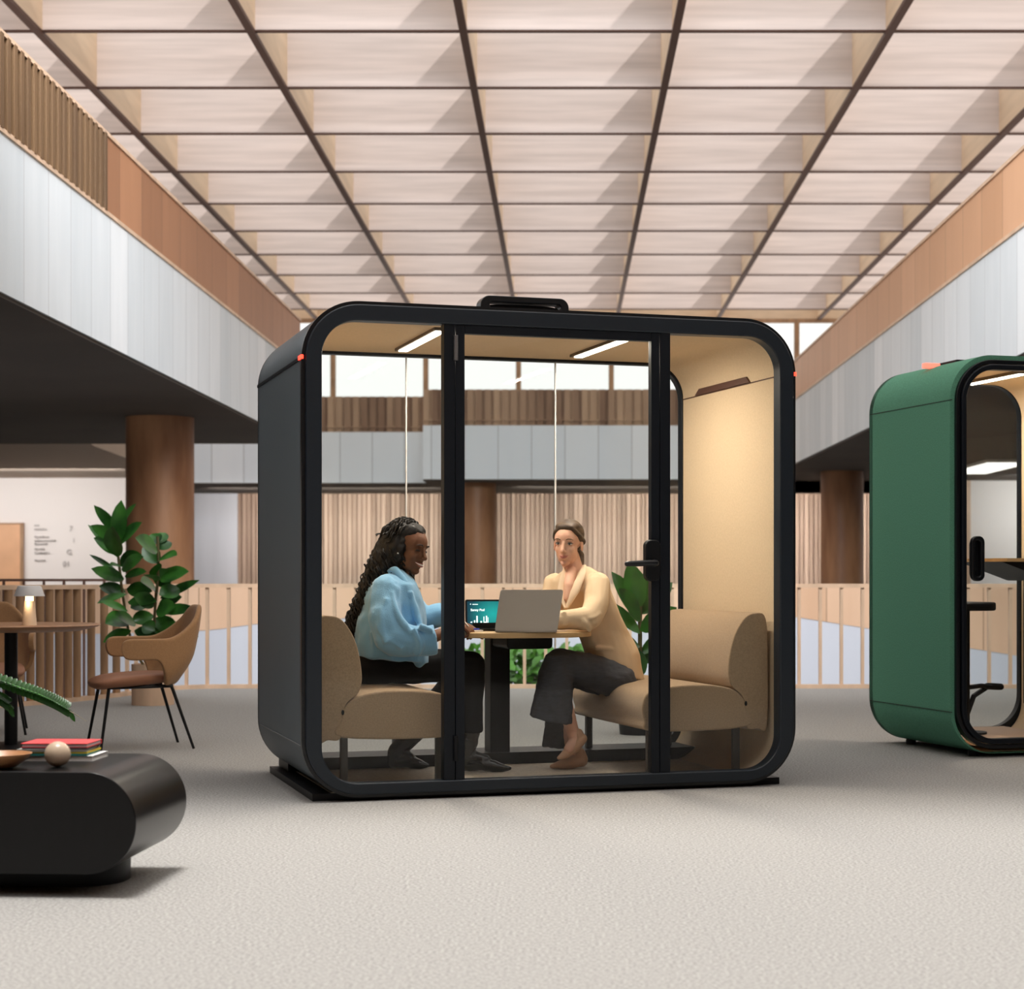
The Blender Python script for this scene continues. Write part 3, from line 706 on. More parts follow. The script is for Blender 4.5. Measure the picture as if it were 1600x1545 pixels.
def face_features(root, M, lip, brow, iris, closed=False, smile=False, skin=None):
    for s in (-1, 1):
        bm = BM(); ell(bm, (.0735, s*.031, .003), (.0075, .0135, .0044 if not closed else .004), M)
        e = obj('eye', bm, mat('eye_white', (.62, .57, .54), .3) if not closed else mat('closed_lash', (.01, .007, .006), .6), root)
        if not closed:
            bm = BM(); ell(bm, (.0785, s*.031, .003), (.0040, .0052, .0042), M); obj('iris', bm, iris, e)
        bm = BM()
        z0 = .0095 if not closed else .001
        tube(bm, [M @ V((.0745, s*.016, z0 - .004)), M @ V((.0800, s*.026, z0)), M @ V((.0775, s*.038, z0)), M @ V((.0685, s*.048, z0 - .004))], [.001, .0028, .0028, .001]); obj('eyelashes', bm, mat('lashes', (.015, .01, .008), .7), e)
        bm = BM(); tube(bm, [M @ V((.087, s*.014, .026)), M @ V((.0885, s*.026, .031)), M @ V((.083, s*.040, .030)), M @ V((.072, s*.050, .024))], [.0018, .0030, .0026, .0010]); obj('eyebrow', bm, brow, root)
    bm = BM()
    if smile:
        tube(bm, [M @ V((.074, -.029, -.055)), M @ V((.089, -.015, -.0605)), M @ V((.0945, 0, -.062)), M @ V((.089, .015, -.0605)), M @ V((.074, .029, -.055))], [.001, .0042, .005, .0042, .001]); obj('teeth', bm, mat('teeth', (.85, .8, .74), .3), root)
        bm = BM()
        tube(bm, [M @ V((.072, -.031, -.053)), M @ V((.0885, -.016, -.056)), M @ V((.0955, 0, -.056)), M @ V((.0885, .016, -.056)), M @ V((.072, .031, -.053))], [.001, .0028, .0035, .0028, .001])
        tube(bm, [M @ V((.072, -.030, -.054)), M @ V((.088, -.016, -.067)), M @ V((.0945, 0, -.0695)), M @ V((.088, .016, -.067)), M @ V((.072, .030, -.054))], [.001, .0035, .0045, .0035, .001])
    else:
        tube(bm, [M @ V((.077, -.025, -.0545)), M @ V((.0895, -.011, -.0580)), M @ V((.0925, 0, -.0595)), M @ V((.0895, .011, -.0580)), M @ V((.077, .025, -.0545))], [.001, .0032, .003, .0032, .001])
        tube(bm, [M @ V((.077, -.024, -.056)), M @ V((.089, -.011, -.0655)), M @ V((.0915, 0, -.067)), M @ V((.089, .011, -.0655)), M @ V((.077, .024, -.056))], [.001, .0032, .0042, .0032, .001])
    obj('lips', bm, lip, root)

def hand(bm, wrist, fwd, down, side, curl=0.6, s=1.0):
    """fwd along the hand, down = palm direction, side = thumb side"""
    f, d, t = V(fwd).normalized(), V(down).normalized(), V(side).normalized()
    w = V(wrist)
    for k in (-1.2, -.4, .4, 1.2):
        chain(bm, [(w + t*(.008*k), .014*s), (w + f*.045*s + t*(.014*k*s), .0125*s), (w + f*.08*s + t*(.0165*k*s), .0105*s)])
    lens = (.074, .082, .076, .060)
    for i, k in enumerate((1.45, .5, -.5, -1.45)):
        p = w + f*.082*s + t*(.0148*k*s); L_ = lens[i]*s; a = 0; pts = [(p, .0095*s)]
        for j, fr_ in enumerate((.45, .3, .25)):
            a += curl*(0.75 + .12*i)
            dr = f*math.cos(a) + d*math.sin(a)
            p = p + dr*(L_*fr_); pts.append((p, (.0088 - .0009*j)*s))
        chain(bm, pts)
    p = w + f*.02*s + t*.022*s
    q = p + (f*.6 + t*.6 + d*.45).normalized()*.042*s; r_ = q + (f*.85 + t*.0 + d*.5).normalized()*.032*s; z = r_ + (f*.9 - t*.25 + d*.3).normalized()*.024*s
    chain(bm, [(p, .014*s), (q, .0115*s), (r_, .010*s), (z, .0085*s)])

def mk_skin(n, c, c2): return mat(n, c, .55, var=.1, vscale=12, col2=c2, sss=.08, spec=.25)

# ---- left woman
wl = thing('person', 'woman with long black curly hair in a light blue jacket, seated left, writing', 'person', pod(.5, .65, .062), 0)
def loc(root):
    o = root.location.copy()
    return lambda px, py, Y: P(px, py, Y) - o
q = loc(wl)
SK1 = mk_skin('deep_brown_skin', (.175, .078, .042), (.13, .055, .030))
hm = head_matrix(q(638.5, 857, 9.1), (.86, -.50, -.20), (.12, .05, 1), 1.04)
bm = BM(); head(bm, hm, 1)
chain(bm, [(hm @ V((-.02, 0, -.06)), .052), (q(620, 903, 9.12), .056), (q(612, 925, 9.12), .07)])
# torso and limbs inside the clothes
chain(bm, [(q(612, 940, 9.1), .08), (q(605, 985, 9.1), .08), (q(585, 1035, 9.12), .075)])
chain(bm, [(q(612, 925, 9.1), .05), (q(608, 918, 8.97), .05), (q(612, 1000, 8.9), .042), (q(672, 997, 8.93), .033), (q(700, 986, 9.0), .024)])
chain(bm, [(q(612, 925, 9.1), .05), (q(628, 918, 9.25), .05), (q(660, 975, 9.3), .042), (q(692, 963, 9.3), .028), (q(712, 972, 9.26), .024)])
hand(bm, q(701, 984, 9.01), (.88, .25, .16), (.15, .2, -1), (.1, .9, .3), curl=.85)
hand(bm, q(712, 972, 9.26), (.9, -.3, -.25), (0, -.2, -1), (-.1, -.9, 0), curl=.35)
chain(bm, [(q(582, 1042, 9.05), .05), (q(738, 1040, 9.22), .040), (q(735, 1130, 9.26), .032), (q(728, 1185, 9.28), .020)])
chain(bm, [(q(585, 1042, 9.2), .05), (q(725, 1044, 9.40), .040), (q(650, 1140, 9.42), .032), (q(618, 1185, 9.44), .020)])
body = obj('body', bm, SK1, wl, remesh=.0034, smooth_it=4)
face_features(wl, hm, mat('berry_lips', (.30, .075, .055), .35), mat('black_brow', (.01, .007, .006), .8), mat('dark_iris', (.01, .006, .004), .2), closed=True, smile=True)
bm = BM(); ell(bm, (.005, -.084, -.030), .0055, hm); ell(bm, (.005, .084, -.030), .0055, hm); obj('earring', bm, mat('pearl', (.9, .9, .88), .2), wl)
# hair: mass plus curls
M_hair1 = mat('black_curly_hair', (.007, .006, .0062), .6, spec=.35)
bm = BM()
ell(bm, (-.038, 0, .048), (.092, .088, .090), hm); ell(bm, (-.004, 0, .076), (.066, .073, .052), hm)
ell(bm, (-.035, -.062, -.01), (.06, .04, .09), hm); ell(bm, (-.03, .06, -.01), (.055, .035, .085), hm)
hp_ = [(hm @ V((-.06, 0, .01)), .10), (q(604, 885, 9.12), .096), (q(592, 915, 9.13), .088), (q(575, 945, 9.14), .078), (q(561, 972, 9.14), .058), (q(556, 990, 9.14), .034)]
chain(bm, hp_); chain(bm, [(hm @ V((-.01, .07, -.05)), .03), (q(640, 900, 9.22), .022), (q(645, 918, 9.18), .018)])
hair = obj('hair', bm, M_hair1, wl, remesh=.007, smooth_it=2, disp=(.02, .03))
bm = BM()
def curl_strand(p0, dirs, L_, r=.010, turns=None, thick=.0042):
    p0 = V(p0); d = V(dirs).normalized(); a, b = frame(d); n = int(L_/.006); ph = rnd(0, 6.28); pts = []
    for i in range(n):
        t = i/(n-1) if n > 1 else 0
        c = p0 + d*(L_*t) + V((0, 0, -.25*L_*t*t)); an = ph + i*.75
        pts.append(c + a*(r*math.cos(an)) + b*(r*math.sin(an)))
    tube(bm, pts, [thick*(1 - .4*i/n) for i in range(n)], 5)
for i in range(420):      # over the skull
    th = rnd(-PI, PI) ; ph = rnd(.05, 1.35)
    n_ = V((-math.cos(th)*math.sin(ph) , math.sin(th)*math.sin(ph), math.cos(ph)))
    if n_.x > .42 and n_.z < .72: continue
    c = hm @ (V((-.033, 0, .048)) + V((n_.x*.090, n_.y*.088, n_.z*.090)))
    dr = (hm.to_3x3() @ V((-.7, n_.y*.6, -.5 - rnd(0, .5))))
    curl_strand(c, dr, rnd(.04, .08), .009, thick=.0048)
for i in range(420):     # down the back
    k = rnd(0, len(hp_) - 1.01); j = int(k); t = k - j
    c = hp_[j][0].lerp(hp_[j+1][0], t); r_ = hp_[j][1]*(1-t) + hp_[j+1][1]*t
    a = rnd(0, 2*PI); o_ = V((math.cos(a)*r_, math.sin(a)*r_*1.0, rnd(-.3, .3)*r_))
    p_ = c + o_*.97
    if o_.x > r_*.5 and k > .8: continue
    curl_strand(p_, (-.22 + o_.x*1.2, o_.y*.6, -1), rnd(.06, .13), .012, thick=.005)
for i in range(14): curl_strand(q(rnd(636, 646), rnd(893, 905), 9.17 + rnd(-.03, .03)), (.1, 0, -1), rnd(.03, .06), .007)
obj('curls', bm, M_hair1, hair)
# trousers, boots
M_pant1 = mat('black_trousers', (.007, .007, .008), .8, spec=.2)
bm = BM(); ell(bm, q(585, 1040, 9.12), (.135, .17, .10), sub=3)
chain(bm, [(q(578, 1044, 9.05), .085), (q(660, 1037, 9.15), .078), (q(737, 1039, 9.22), .070), (q(736, 1090, 9.25), .062), (q(735, 1143, 9.27), .062)], flat_end=True)
chain(bm, [(q(585, 1044, 9.2), .085), (q(725, 1044, 9.40), .068), (q(655, 1135, 9.42), .060)], flat_end=True)
obj('trousers', bm, M_pant1, wl, remesh=.007, smooth_it=4, disp=(.012, .09))
M_boot = mat('black_leather', (.010, .011, .012), .22, spec=.6)
fz = .037 - wl.location.z
def onfloor(px, Y, h): 
    p_ = q(px, 1000, Y); p_.z = fz + h; return p_
for (kx, ky, kY, ax, aY, tx, tY) in ((735, 1138, 9.27, 728, 9.28, 796, 9.26), (650, 1142, 9.42, 618, 9.44, 668, 9.40)):
    bm = BM(); A_ = onfloor(ax, aY, .085); H_ = onfloor(ax - 3, aY, .035); T_ = onfloor(tx, tY, .018)
    chain(bm, [(q(kx, ky, kY), .052), (q(kx, ky, kY).lerp(A_, .5), .049), (A_, .041), (H_, .034)])
    chain(bm, [(H_, .033), (H_.lerp(T_, .4) + V((0, 0, .012)), .036), (H_.lerp(T_, .75), .028), (T_, .012)])
    chain(bm, [(A_, .036), (A_.lerp(T_, .45), .030)])
    obj('boot', bm, M_boot, wl, remesh=.005, smooth_it=3, disp=(.006, .03))
# blue jacket
M_blue = mat('light_blue_wool', (.22, .47, .72), .9, var=.12, vscale=5, bump=.35, bscale=260, sheen=.4, spec=.15)
Fv, Sv = UU, V((UU.y, -UU.x, 0))
bm = BM()
loft(bm, [(q(613, 1031, 9.1), Fv*.185 + V((0,0,-.02)), Sv*.20), (q(611, 1005, 9.1), Fv*.178, Sv*.205), (q(612, 965, 9.1), Fv*.165, Sv*.20), (q(613, 935, 9.1), Fv*.145, Sv*.195), (q(614, 912, 9.1), Fv*.115, Sv*.18), (q(616, 898, 9.1), Fv*.07, Sv*.11), (q(617, 889, 9.1), Fv*.045, Sv*.065)])
chain(bm, [(q(606, 921, 8.96), .078), (q(600, 962, 8.90), .084), (q(611, 997, 8.88), .085), (q(645, 1002, 8.88), .078), (q(680, 998, 8.90), .072)], flat_end=True)
chain(bm, [(q(628, 921, 9.24), .075), (q(656, 970, 9.28), .07), (q(694, 960, 9.28), .056)], flat_end=True)
chain(bm, [(q(650, 1015, 9.02), .04), (q(655, 1036, 9.02), .028)])
for rdg in ([(612,925,8.885),(623,962,8.835),(643,990,8.815)], [(588,955,8.86),(598,990,8.81),(630,1014,8.815)], [(645,982,8.815),(657,1006,8.815),(650,1023,8.835)], [(580,985,8.93),(588,1024,8.93)],
            [(640,925,8.95),(652,962,8.94),(660,985,8.90)], [(604,935,8.86),(596,965,8.825),(604,1005,8.80)], [(655,978,8.815),(676,985,8.83)]):
    tube(bm, catmull([tuple(q(*p_)) for p_ in rdg], 5, False), .017, 8)
jk = obj('jacket', bm, M_blue, wl, remesh=.006, smooth_it=4, disp=(.026, .11))
bm = BM()
tube(bm, catmull([tuple(q(606, 896, 9.05)), tuple(q(617, 890, 9.01)), tuple(q(629, 906, 8.985)), tuple(q(641, 928, 8.985)), tuple(q(651, 950, 8.99))], 5, False), [.016]*5 + [.02]*5 + [.022]*6 + [.016]*5, 10)
obj('collar', bm, M_blue, jk, subd=1)
bm = BM(); a_ = q(718, 962, 9.08); b_ = q(729, 975, 9.04); seg(bm, a_, .003, b_ + (b_ - a_)*.3, .003, 8)
pen = obj('pen', bm, M_alu); pen.location = wl.location; tag(pen, 'slim silver pen held in the hand of the woman in blue', 'pen')

# ---- right woman
wr = thing('person', 'woman in a beige blazer and grey wide trousers, seated right, leaning on the table', 'person', pod(1.85, .75, .062), 0)
q = loc(wr)
SK2 = mk_skin('fair_skin', (.78, .47, .34), (.72, .41, .29))
hm = head_matrix(q(888, 849, 9.42), (-.30, -.94, -.10), (.05, .05, 1), .98)
bm = BM(); head(bm, hm)
chain(bm, [(hm @ V((-.02, 0, -.07)), .050), (q(897, 893, 9.44), .050), (q(903, 915, 9.47), .06)])
chain(bm, [(q(893, 893, 9.40), .030), (q(889, 915, 9.33), .026), (q(886, 935, 9.31), .02)])
chain(bm, [(q(908, 940, 9.50), .075), (q(938, 990, 9.53), .065), (q(968, 1045, 9.57), .065)])
chain(bm, [(q(905, 918, 9.45), .04), (q(933, 914, 9.38), .035), (q(923, 964, 9.24), .028), (q(862, 973, 9.16), .024), (q(850, 973, 9.17), .022)])
chain(bm, [(q(905, 918, 9.45), .05), (q(868, 914, 9.56), .032), (q(848, 963, 9.49), .028), (q(820, 972, 9.36), .022)])
hand(bm, q(850, 973, 9.17), (-.95, .25, -.05), (0, 0, -1), (0, 1, 0), curl=.3)
hand(bm, q(820, 972, 9.36), (-.9, -.4, -.1), (0, 0, -1), (0, -1, 0), curl=.3)
chain(bm, [(q(965, 1066, 9.5), .045), (q(870, 1038, 9.3), .035), (q(880, 1095, 9.33), .045), (q(894, 1140, 9.36), .033), (q(899, 1157, 9.36), .030)])
chain(bm, [(q(965, 1066, 9.6), .045), (q(876, 1048, 9.5), .035), (q(890, 1150, 9.46), .04), (q(899, 1182, 9.44), .030)])
chain(bm, [(q(899, 1157, 9.36), .030), (q(888, 1170, 9.3), .024)])
obj('body', bm, SK2, wr, remesh=.0034, smooth_it=4)
face_features(wr, hm, mat('rose_lips', (.45, .15, .12), .4), mat('brown_brow', (.12, .065, .035), .8), mat('brown_iris', (.05, .025, .015), .2))
M_hair2 = mat('brown_sleek_hair', (.10, .058, .028), .58, var=.5, vscale=9, stretch=(1, 1, 6), col2=(.028, .014, .007), spec=.5)
bm = BM()
ell(bm, (-.018, 0, .047), (.086, .0785, .080), hm); ell(bm, (.010, .0, .086), (.062, .066, .034), hm); 
for s in (-1, 1): chain(bm, [(hm @ V((.060, s*.022 + .012, .092)), .008), (hm @ V((.046, s*.054, .064)), .012), (hm @ V((.014, s*.068, .034)), .014), (hm @ V((-.03, s*.068, .008)), .018)])
chain(bm, [(hm @ V((-.05, 0, -.0)), .06), (hm @ V((-.085, 0, -.03)), .028)])
hr = obj('hair', bm, M_hair2, wr, remesh=.005, smooth_it=3)
bm = BM(); chain(bm, [(hm @ V((-.085, 0, -.03)), .024), (hm @ V((-.11, .03, -.07)), .022), (hm @ V((-.085, .05, -.12)), .010)]); obj('ponytail', bm, M_hair2, hr, remesh=.005, smooth_it=2)
# blazer
M_beige = mat('beige_blazer', (.74, .56, .37), .8, var=.08, vscale=3, bump=.15, bscale=200, spec=.2)
Fv = V((-.6, -.8, 0)); Sv = V((.8, -.6, 0))
bm = BM()
loft(bm, [(q(962, 1049, 9.55), Fv*.15 + V((0, 0, .03)), Sv*.155 + V((0, 0, -.04))), (q(956, 1020, 9.55), Fv*.145 + V((0,0,.03)), Sv*.15), (q(944, 990, 9.53), Fv*.13 + V((0,0,.03)), Sv*.145), (q(924, 960, 9.5), Fv*.125 + V((0,0,.04)), Sv*.17), (q(909, 930, 9.48), Fv*.12 + V((0,0,.03)), Sv*.185), (q(905, 908, 9.47), Fv*.09, Sv*.17), (q(904, 893, 9.47), Fv*.06, Sv*.11), (q(904, 885, 9.47), Fv*.05, Sv*.06)])
chain(bm, [(q(934, 914, 9.38), .066), (q(932, 945, 9.29), .062), (q(921, 966, 9.22), .060), (q(890, 968, 9.18), .052), (q(863, 970, 9.16), .044)], flat_end=True)
chain(bm, [(q(868, 912, 9.56), .060), (q(850, 960, 9.48), .05), (q(828, 970, 9.4), .042)], flat_end=True)
for rdg in ([(912,948,9.27),(930,952,9.235),(944,945,9.25)], [(900,958,9.165),(914,972,9.155),(922,985,9.18)], [(908,962,9.18),(924,966,9.165),(938,958,9.21)], [(938,982,9.42),(962,1000,9.43),(985,1030,9.47)], [(930,1012,9.41),(955,1014,9.41),(985,1025,9.46)],
            [(945,925,9.30),(925,938,9.30)], [(925,1030,9.42),(960,1045,9.42),(992,1055,9.46)], [(880,955,9.14),(884,978,9.135)]):
    tube(bm, catmull([tuple(q(*p_)) for p_ in rdg], 5, False), .013, 8)
bz = obj('blazer', bm, M_beige, wr, remesh=.006, smooth_it=3, disp=(.013, .10))
M_lapel = mat('blazer_lapel', (.80, .62, .43), .75)
for pts_, r_ in (([(913, 883, 9.43), (908, 900, 9.35), (897, 925, 9.305), (886, 950, 9.29)], (.010, .020, .026, .008)), ([(884, 886, 9.43), (880, 902, 9.37), (877, 925, 9.33), (883, 950, 9.29)], (.010, .017, .019, .006))):
    cc = catmull([tuple(q(*p_)) for p_ in pts_], 6, False); n = len(cc)
    rad = [r_[min(3, int(i/(n-1)*3))]*(1 - (i/(n-1)*3) % 1) + r_[min(3, int(i/(n-1)*3) + 1)]*((i/(n-1)*3) % 1) for i in range(n)]
    bm = BM(); rings = []
    for c, r0 in zip(cc, rad): rings.append(ringpts(c, V((r0, 0, 0)), V((0, -.007, .003)), 12))
    rings_mesh(bm, rings); obj('lapel', bm, M_lapel, bz)
bm = BM(); chain(bm, [(q(885, 918, 9.355), .018), (q(885, 945, 9.33), .016)]); obj('blouse', bm, mat('taupe_blouse', (.16, .09, .07), .7), wr)
# trousers
M_pant2 = mat('charcoal_trousers', (.060, .066, .082), .8, var=.2, vscale=30, bump=.3, bscale=25, stretch=(1, 1, 4))
bm = BM(); ell(bm, q(968, 1062, 9.55), (.115, .15, .085))
chain(bm, [(q(966, 1064, 9.45), .098), (q(915, 1046, 9.38), .086), (q(872, 1034, 9.30), .070)])
loft(bm, [(q(871, 1022, 9.30), V((.055, .03, 0)), V((-.02, .06, 0))), (q(869, 1045, 9.30), V((.078, .03, 0)), V((-.03, .075, 0))), (q(865, 1085, 9.30), V((.094, .02, -.01)), V((-.02, .08, 0))), (q(861, 1124, 9.30), V((.108, .01, -.022)), V((0, .085, .01)))])
chain(bm, [(q(960, 1068, 9.6), .085), (q(878, 1048, 9.5), .068), (q(872, 1110, 9.49), .065), (q(866, 1168, 9.48), .062)], flat_end=True)
obj('trousers', bm, M_pant2, wr, remesh=.0065, smooth_it=3, disp=(.012, .045))
M_shoe = mat('beige_shoe', (.56, .33, .20), .55, spec=.35)
def onfloor(px, Y, h):
    p_ = q(px, 1000, Y); p_.z = .037 - wr.location.z + h; return p_
bm = BM(); chain(bm, [(q(910, 1154, 9.36), .026), (q(898, 1166, 9.34), .032), (q(884, 1178, 9.30), .024), (q(873, 1184, 9.28), .010)]); chain(bm, [(q(903, 1146, 9.36), .028), (q(905, 1156, 9.36), .03)]); obj('shoe', bm, M_shoe, wr, remesh=.004, smooth_it=3)
bm = BM(); chain(bm, [(onfloor(908, 9.44, .045), .036), (onfloor(893, 9.42, .032), .034), (onfloor(876, 9.40, .022), .024), (onfloor(862, 9.38, .015), .011)]); chain(bm, [(onfloor(905, 9.44, .075), .034), (onfloor(908, 9.44, .04), .036)]); obj('shoe', bm, M_shoe, wr, remesh=.004, smooth_it=3)

# ------------------------------------------------------------------ armchair
def armchair(label, loc_, rz):
    root = thing('armchair', label, 'chair', loc_, rz)
    # seat
    bm = BM(); rows = []
    for i in range(13):
        t = i/12; x = -.225 + .495*t; z = .405 + .012*math.cos(PI*t) - .02*max(0, t - .8)/.2 ; th = .026 + .016*math.sin(PI*min(1, t*.9))
        wd = .235 - .05*(1-t)**2 - .03*max(0, t - .85)/.15
        ring = []
        for j in range(16):
            a = 2*PI*j/16; c_, s_ = math.cos(a), math.sin(a)
            e = lambda v_, p_: abs(v_)**p_*(1 if v_ > 0 else -1)
            sc = 1 if 0 < i < 12 else .5
            ring.append(V((x, wd*e(c_, .55)*(1 if sc == 1 else .93), z + th*e(s_, .7)*sc + .012*abs(c_)**4)))
        rows.append(ring)
    rings_mesh(bm, rows); obj('seat', bm, M_seat, root, subd=1)
    # back shell with arms
    path = [(.14, .262), (.06, .272), (-.05, .272), (-.14, .25), (-.215, .185), (-.25, .09), (-.26, 0), (-.25, -.09), (-.215, -.185), (-.14, -.25), (-.05, -.272), (.06, -.272), (.14, -.262)]
    pc = catmull([(p_[0], p_[1], 0) for p_ in path], 4, False); n = len(pc)
    bm = BM(); cols = []
    for i, p_ in enumerate(pc):
        t = abs(i/(n-1)*2 - 1)      # 1 at arm tips, 0 at back centre
        sm = lambda a_, b_, v_: (lambda x_: x_*x_*(3 - 2*x_))(max(0, min(1, (v_ - a_)/(b_ - a_))))
        top = .845 - .195*sm(.16, .58, t); bot = .375 + .150*sm(.50, .64, t)
        if t > .86: k_ = (t - .86)/.14; mid = .60; top = mid + (top - mid)*math.sqrt(max(0, 1 - k_**2.2)) ; bot = mid + (bot - mid)*math.sqrt(max(0, 1 - k_**2.2))
        col_ = []
        for j in range(9):
            f_ = j/8; z = bot + (top - bot)*f_
            out = 1.0
            px_, py_ = p_.x, p_.y
            rec = (-.075*sm(.36, .56, z) - .03*max(0, z - .56)/.3)*(1 - sm(.3, .7, t)) + .05*(1 - f_)**2*(1 - sm(.35, .6, t))
            tin = 1 - .06*sm(.5, 1, (z - .55)/.33)*(1 - sm(.45, .8, t))
            if z < .46 : tin *= 1 - .25*((.46 - z)/.085)**2*(1 - sm(.45, .65, t))
            col_.append(bm.verts.new((px_ + rec, py_*tin, z)))
        cols.append(col_)
    for a_, b_ in zip(cols[:-1], cols[1:]):
        for j in range(8): bm.faces.new((a_[j], a_[j+1], b_[j+1], b_[j]))
    bmesh.ops.remove_doubles(bm, verts=bm.verts, dist=.0008)
    obj('backrest', bm, M_chair, root, solid=.034, subd=2)
    bm = BM(); tube(bm, [(.2, .17, .365), (-.18, .16, .368)], .010); tube(bm, [(.2, -.17, .365), (-.18, -.16, .368)], .010); tube(bm, [(.12, .17, .365), (.12, -.17, .365)], .01); tube(bm, [(-.12, .17, .367), (-.12, -.17, .367)], .01)
    obj('underframe', bm, M_black, root)
    for x, y, bx, by in ((.19, .17, .25, .235), (.19, -.17, .25, -.235), (-.17, .16, -.29, .225), (-.17, -.16, -.29, -.225)):
        bm = BM(); tube(bm, [(x, y, .37), (x + (bx - x)*.08, y + (by - y)*.08, .345), (bx, by, .0)], [.010, .010, .008]); obj('leg', bm, M_black, root)
    return root
ch = armchair('tan armchair with black metal legs right of the round table, facing left', (-2.53, 10.98, 0), math.atan2(-.40, -.92))
copy_tree(ch, (-3.72, 12.0, 0), -PI/2 + .25, 'tan armchair standing behind the round table, partly hidden by its top')

# round table and lamp
rt = thing('round_table', 'round wooden table on a black post at the left edge, with a lit lamp', 'table', (-3.28, 11.0, 0))
bm = BM(); lathe(bm, [(.40, .688), (.50, .712), (.515, .722), (.51, .728)], n=64); obj('tabletop', bm, mat('walnut_top', (.42, .22, .11), .4, var=.2, vscale=4, stretch=(1, 5, 1)), rt)
bm = BM(); lathe(bm, [(.038, .012), (.038, .69)], n=24); obj('post', bm, M_black, rt)
bm = BM(); lathe(bm, [(.27, 0), (.27, .01), (.05, .016)], n=48); obj('base_plate', bm, M_black, rt)
tl = thing('table_lamp', 'small cordless table lamp with a flat white shade on the round table', 'lamp', P(46, 975, 10.75)); tl.location.z = .7285
bm = BM(); lathe(bm, [(.042, 0), (.030, .14)], n=4 + 20); obj('lamp_base', bm, mat('cream_lamp_base', (.82, .68, .52), .5), tl)
bm = BM(); lathe(bm, [(.024, .14), (.023, .17)], n=20); obj('light_ring', bm, mat('warm_glow', (1, .8, .4), emit=(1, .62, .22), estr=5), tl)
bm = BM(); lathe(bm, [(.086, .168), (.086, .172), (.066, .225), (.06, .228)], n=4 + 36); obj('lamp_shade', bm, mat('white_shade', (.72, .72, .74), .5), tl)
ld = bpy.data.lights.new('table_lamp_light', 'POINT'); ld.energy = .25; ld.color = (1, .7, .4); ld.shadow_soft_size = .02
lo = bpy.data.objects.new('table_lamp_light', ld); COL.objects.link(lo); lo.location = tl.location + V((.0, -.06, .13))

# ------------------------------------------------------------------ coffee table with things
CT = thing('coffee_table', 'low black coffee table with rounded ends at the lower left', 'table', (-1.351, 5.85, 0), -.055)
bm = BM(); prism(bm, rr(-1.3, 0, .074, .397, .1612, 24), 0, .62); obj('tabletop', bm, mat('black_stained_veneer', (.0035, .0033, .004), .28, spec=.3, var=.2, vscale=8, stretch=(6, 1, 1)), CT, bevel=.003, smooth=30)
bm = BM(); lathe(bm, [(.25, 0), (.25, .09)], (-.37, .40, 0), 48) if False else zprism(bm, rr(-1.15, -.13, .19, .52, .15), 0, .09); obj('base', bm, M_black, CT)
def on_ct(px, Y):
    p_ = P(px, 1000, Y); p_.z = .3972; return p_
sp = BM(); ell(sp, (0, 0, .0415), .0415, sub=4); o = obj('wooden_ball', sp, mat('burl_wood', (.62, .47, .34), .25, var=.25, vscale=14), None); o.location = on_ct(90, 6.02); tag(o, 'polished pale wooden ball in front of the stack of books', 'ball')
bm = BM(); lathe(bm, [(.03, 0), (.055, .004), (.09, .028), (.105, .047), (.100, .047), (.085, .03), (.05, .012), (.001, .010)], n=48)
o = obj('wooden_bowl', bm, mat('orange_bowl_wood', (.48, .23, .10), .4, var=.3, vscale=10, stretch=(1, 1, 5))); o.location = on_ct(-2, 5.99); tag(o, 'shallow orange wooden bowl at the left end of the coffee table top', 'bowl')
zs = .3972
bk_specs = [('white hardcover book at the bottom of the stack, jutting out to the right', .245, .175, .018, (.80, .80, .80), (.82, .82, .80), 0.0, .02),
            ('slim book with a teal cover above the bottom book', .225, .165, .007, (.03, .26, .25), (.05, .3, .3), -.02, 0),
            ('slim book with a yellow cover above the teal one', .225, .165, .006, (.78, .62, .04), (.78, .66, .2), -.02, 0),
            ('pale grey book under the navy one in the stack', .235, .165, .008, (.35, .36, .33), (.82, .80, .76), -.02, 0),
            ('thin navy covered book just beneath the red one', .22, .16, .005, (.02, .02, .05), (.7, .7, .74), -.02, 0),
            ('red hardcover book on top of the stack', .225, .175, .014, (.70, .055, .06), (.75, .74, .8), -.018, -.01)]
for i, (lab, w, d_, t, c, cp, dx, dy) in enumerate(bk_specs):
    p_ = on_ct(145, 6.2)
    b_ = thing('book', lab, 'book', (p_.x + dx, 6.2 + .0, zs), rnd(-.03, .03) - .02, 'stack of books on the coffee table')
    mc = mat('book_cover_%d' % i, c, .45); mp_ = mat('book_pages_%d' % i, cp, .8)
    tc_ = min(.002, t*.3)
    bm = BM(); box(bm, (-w, 0, 0), (0, d_, tc_)); box(bm, (-w, 0, t - tc_), (0, d_, t)); box(bm, (-w, d_ - tc_, tc_), (0, d_, t - tc_))
    if i in (1, 2): box(bm, (-w, 0, tc_), (0, tc_, t - tc_))
    obj('cover', bm, mc, b_, smooth=0)
    bm = BM(); box(bm, (-w + .004, .004, tc_), (-.004, d_ - tc_ , t - tc_)); obj('pages', bm, mp_, b_, smooth=0)
    zs += t + .0002

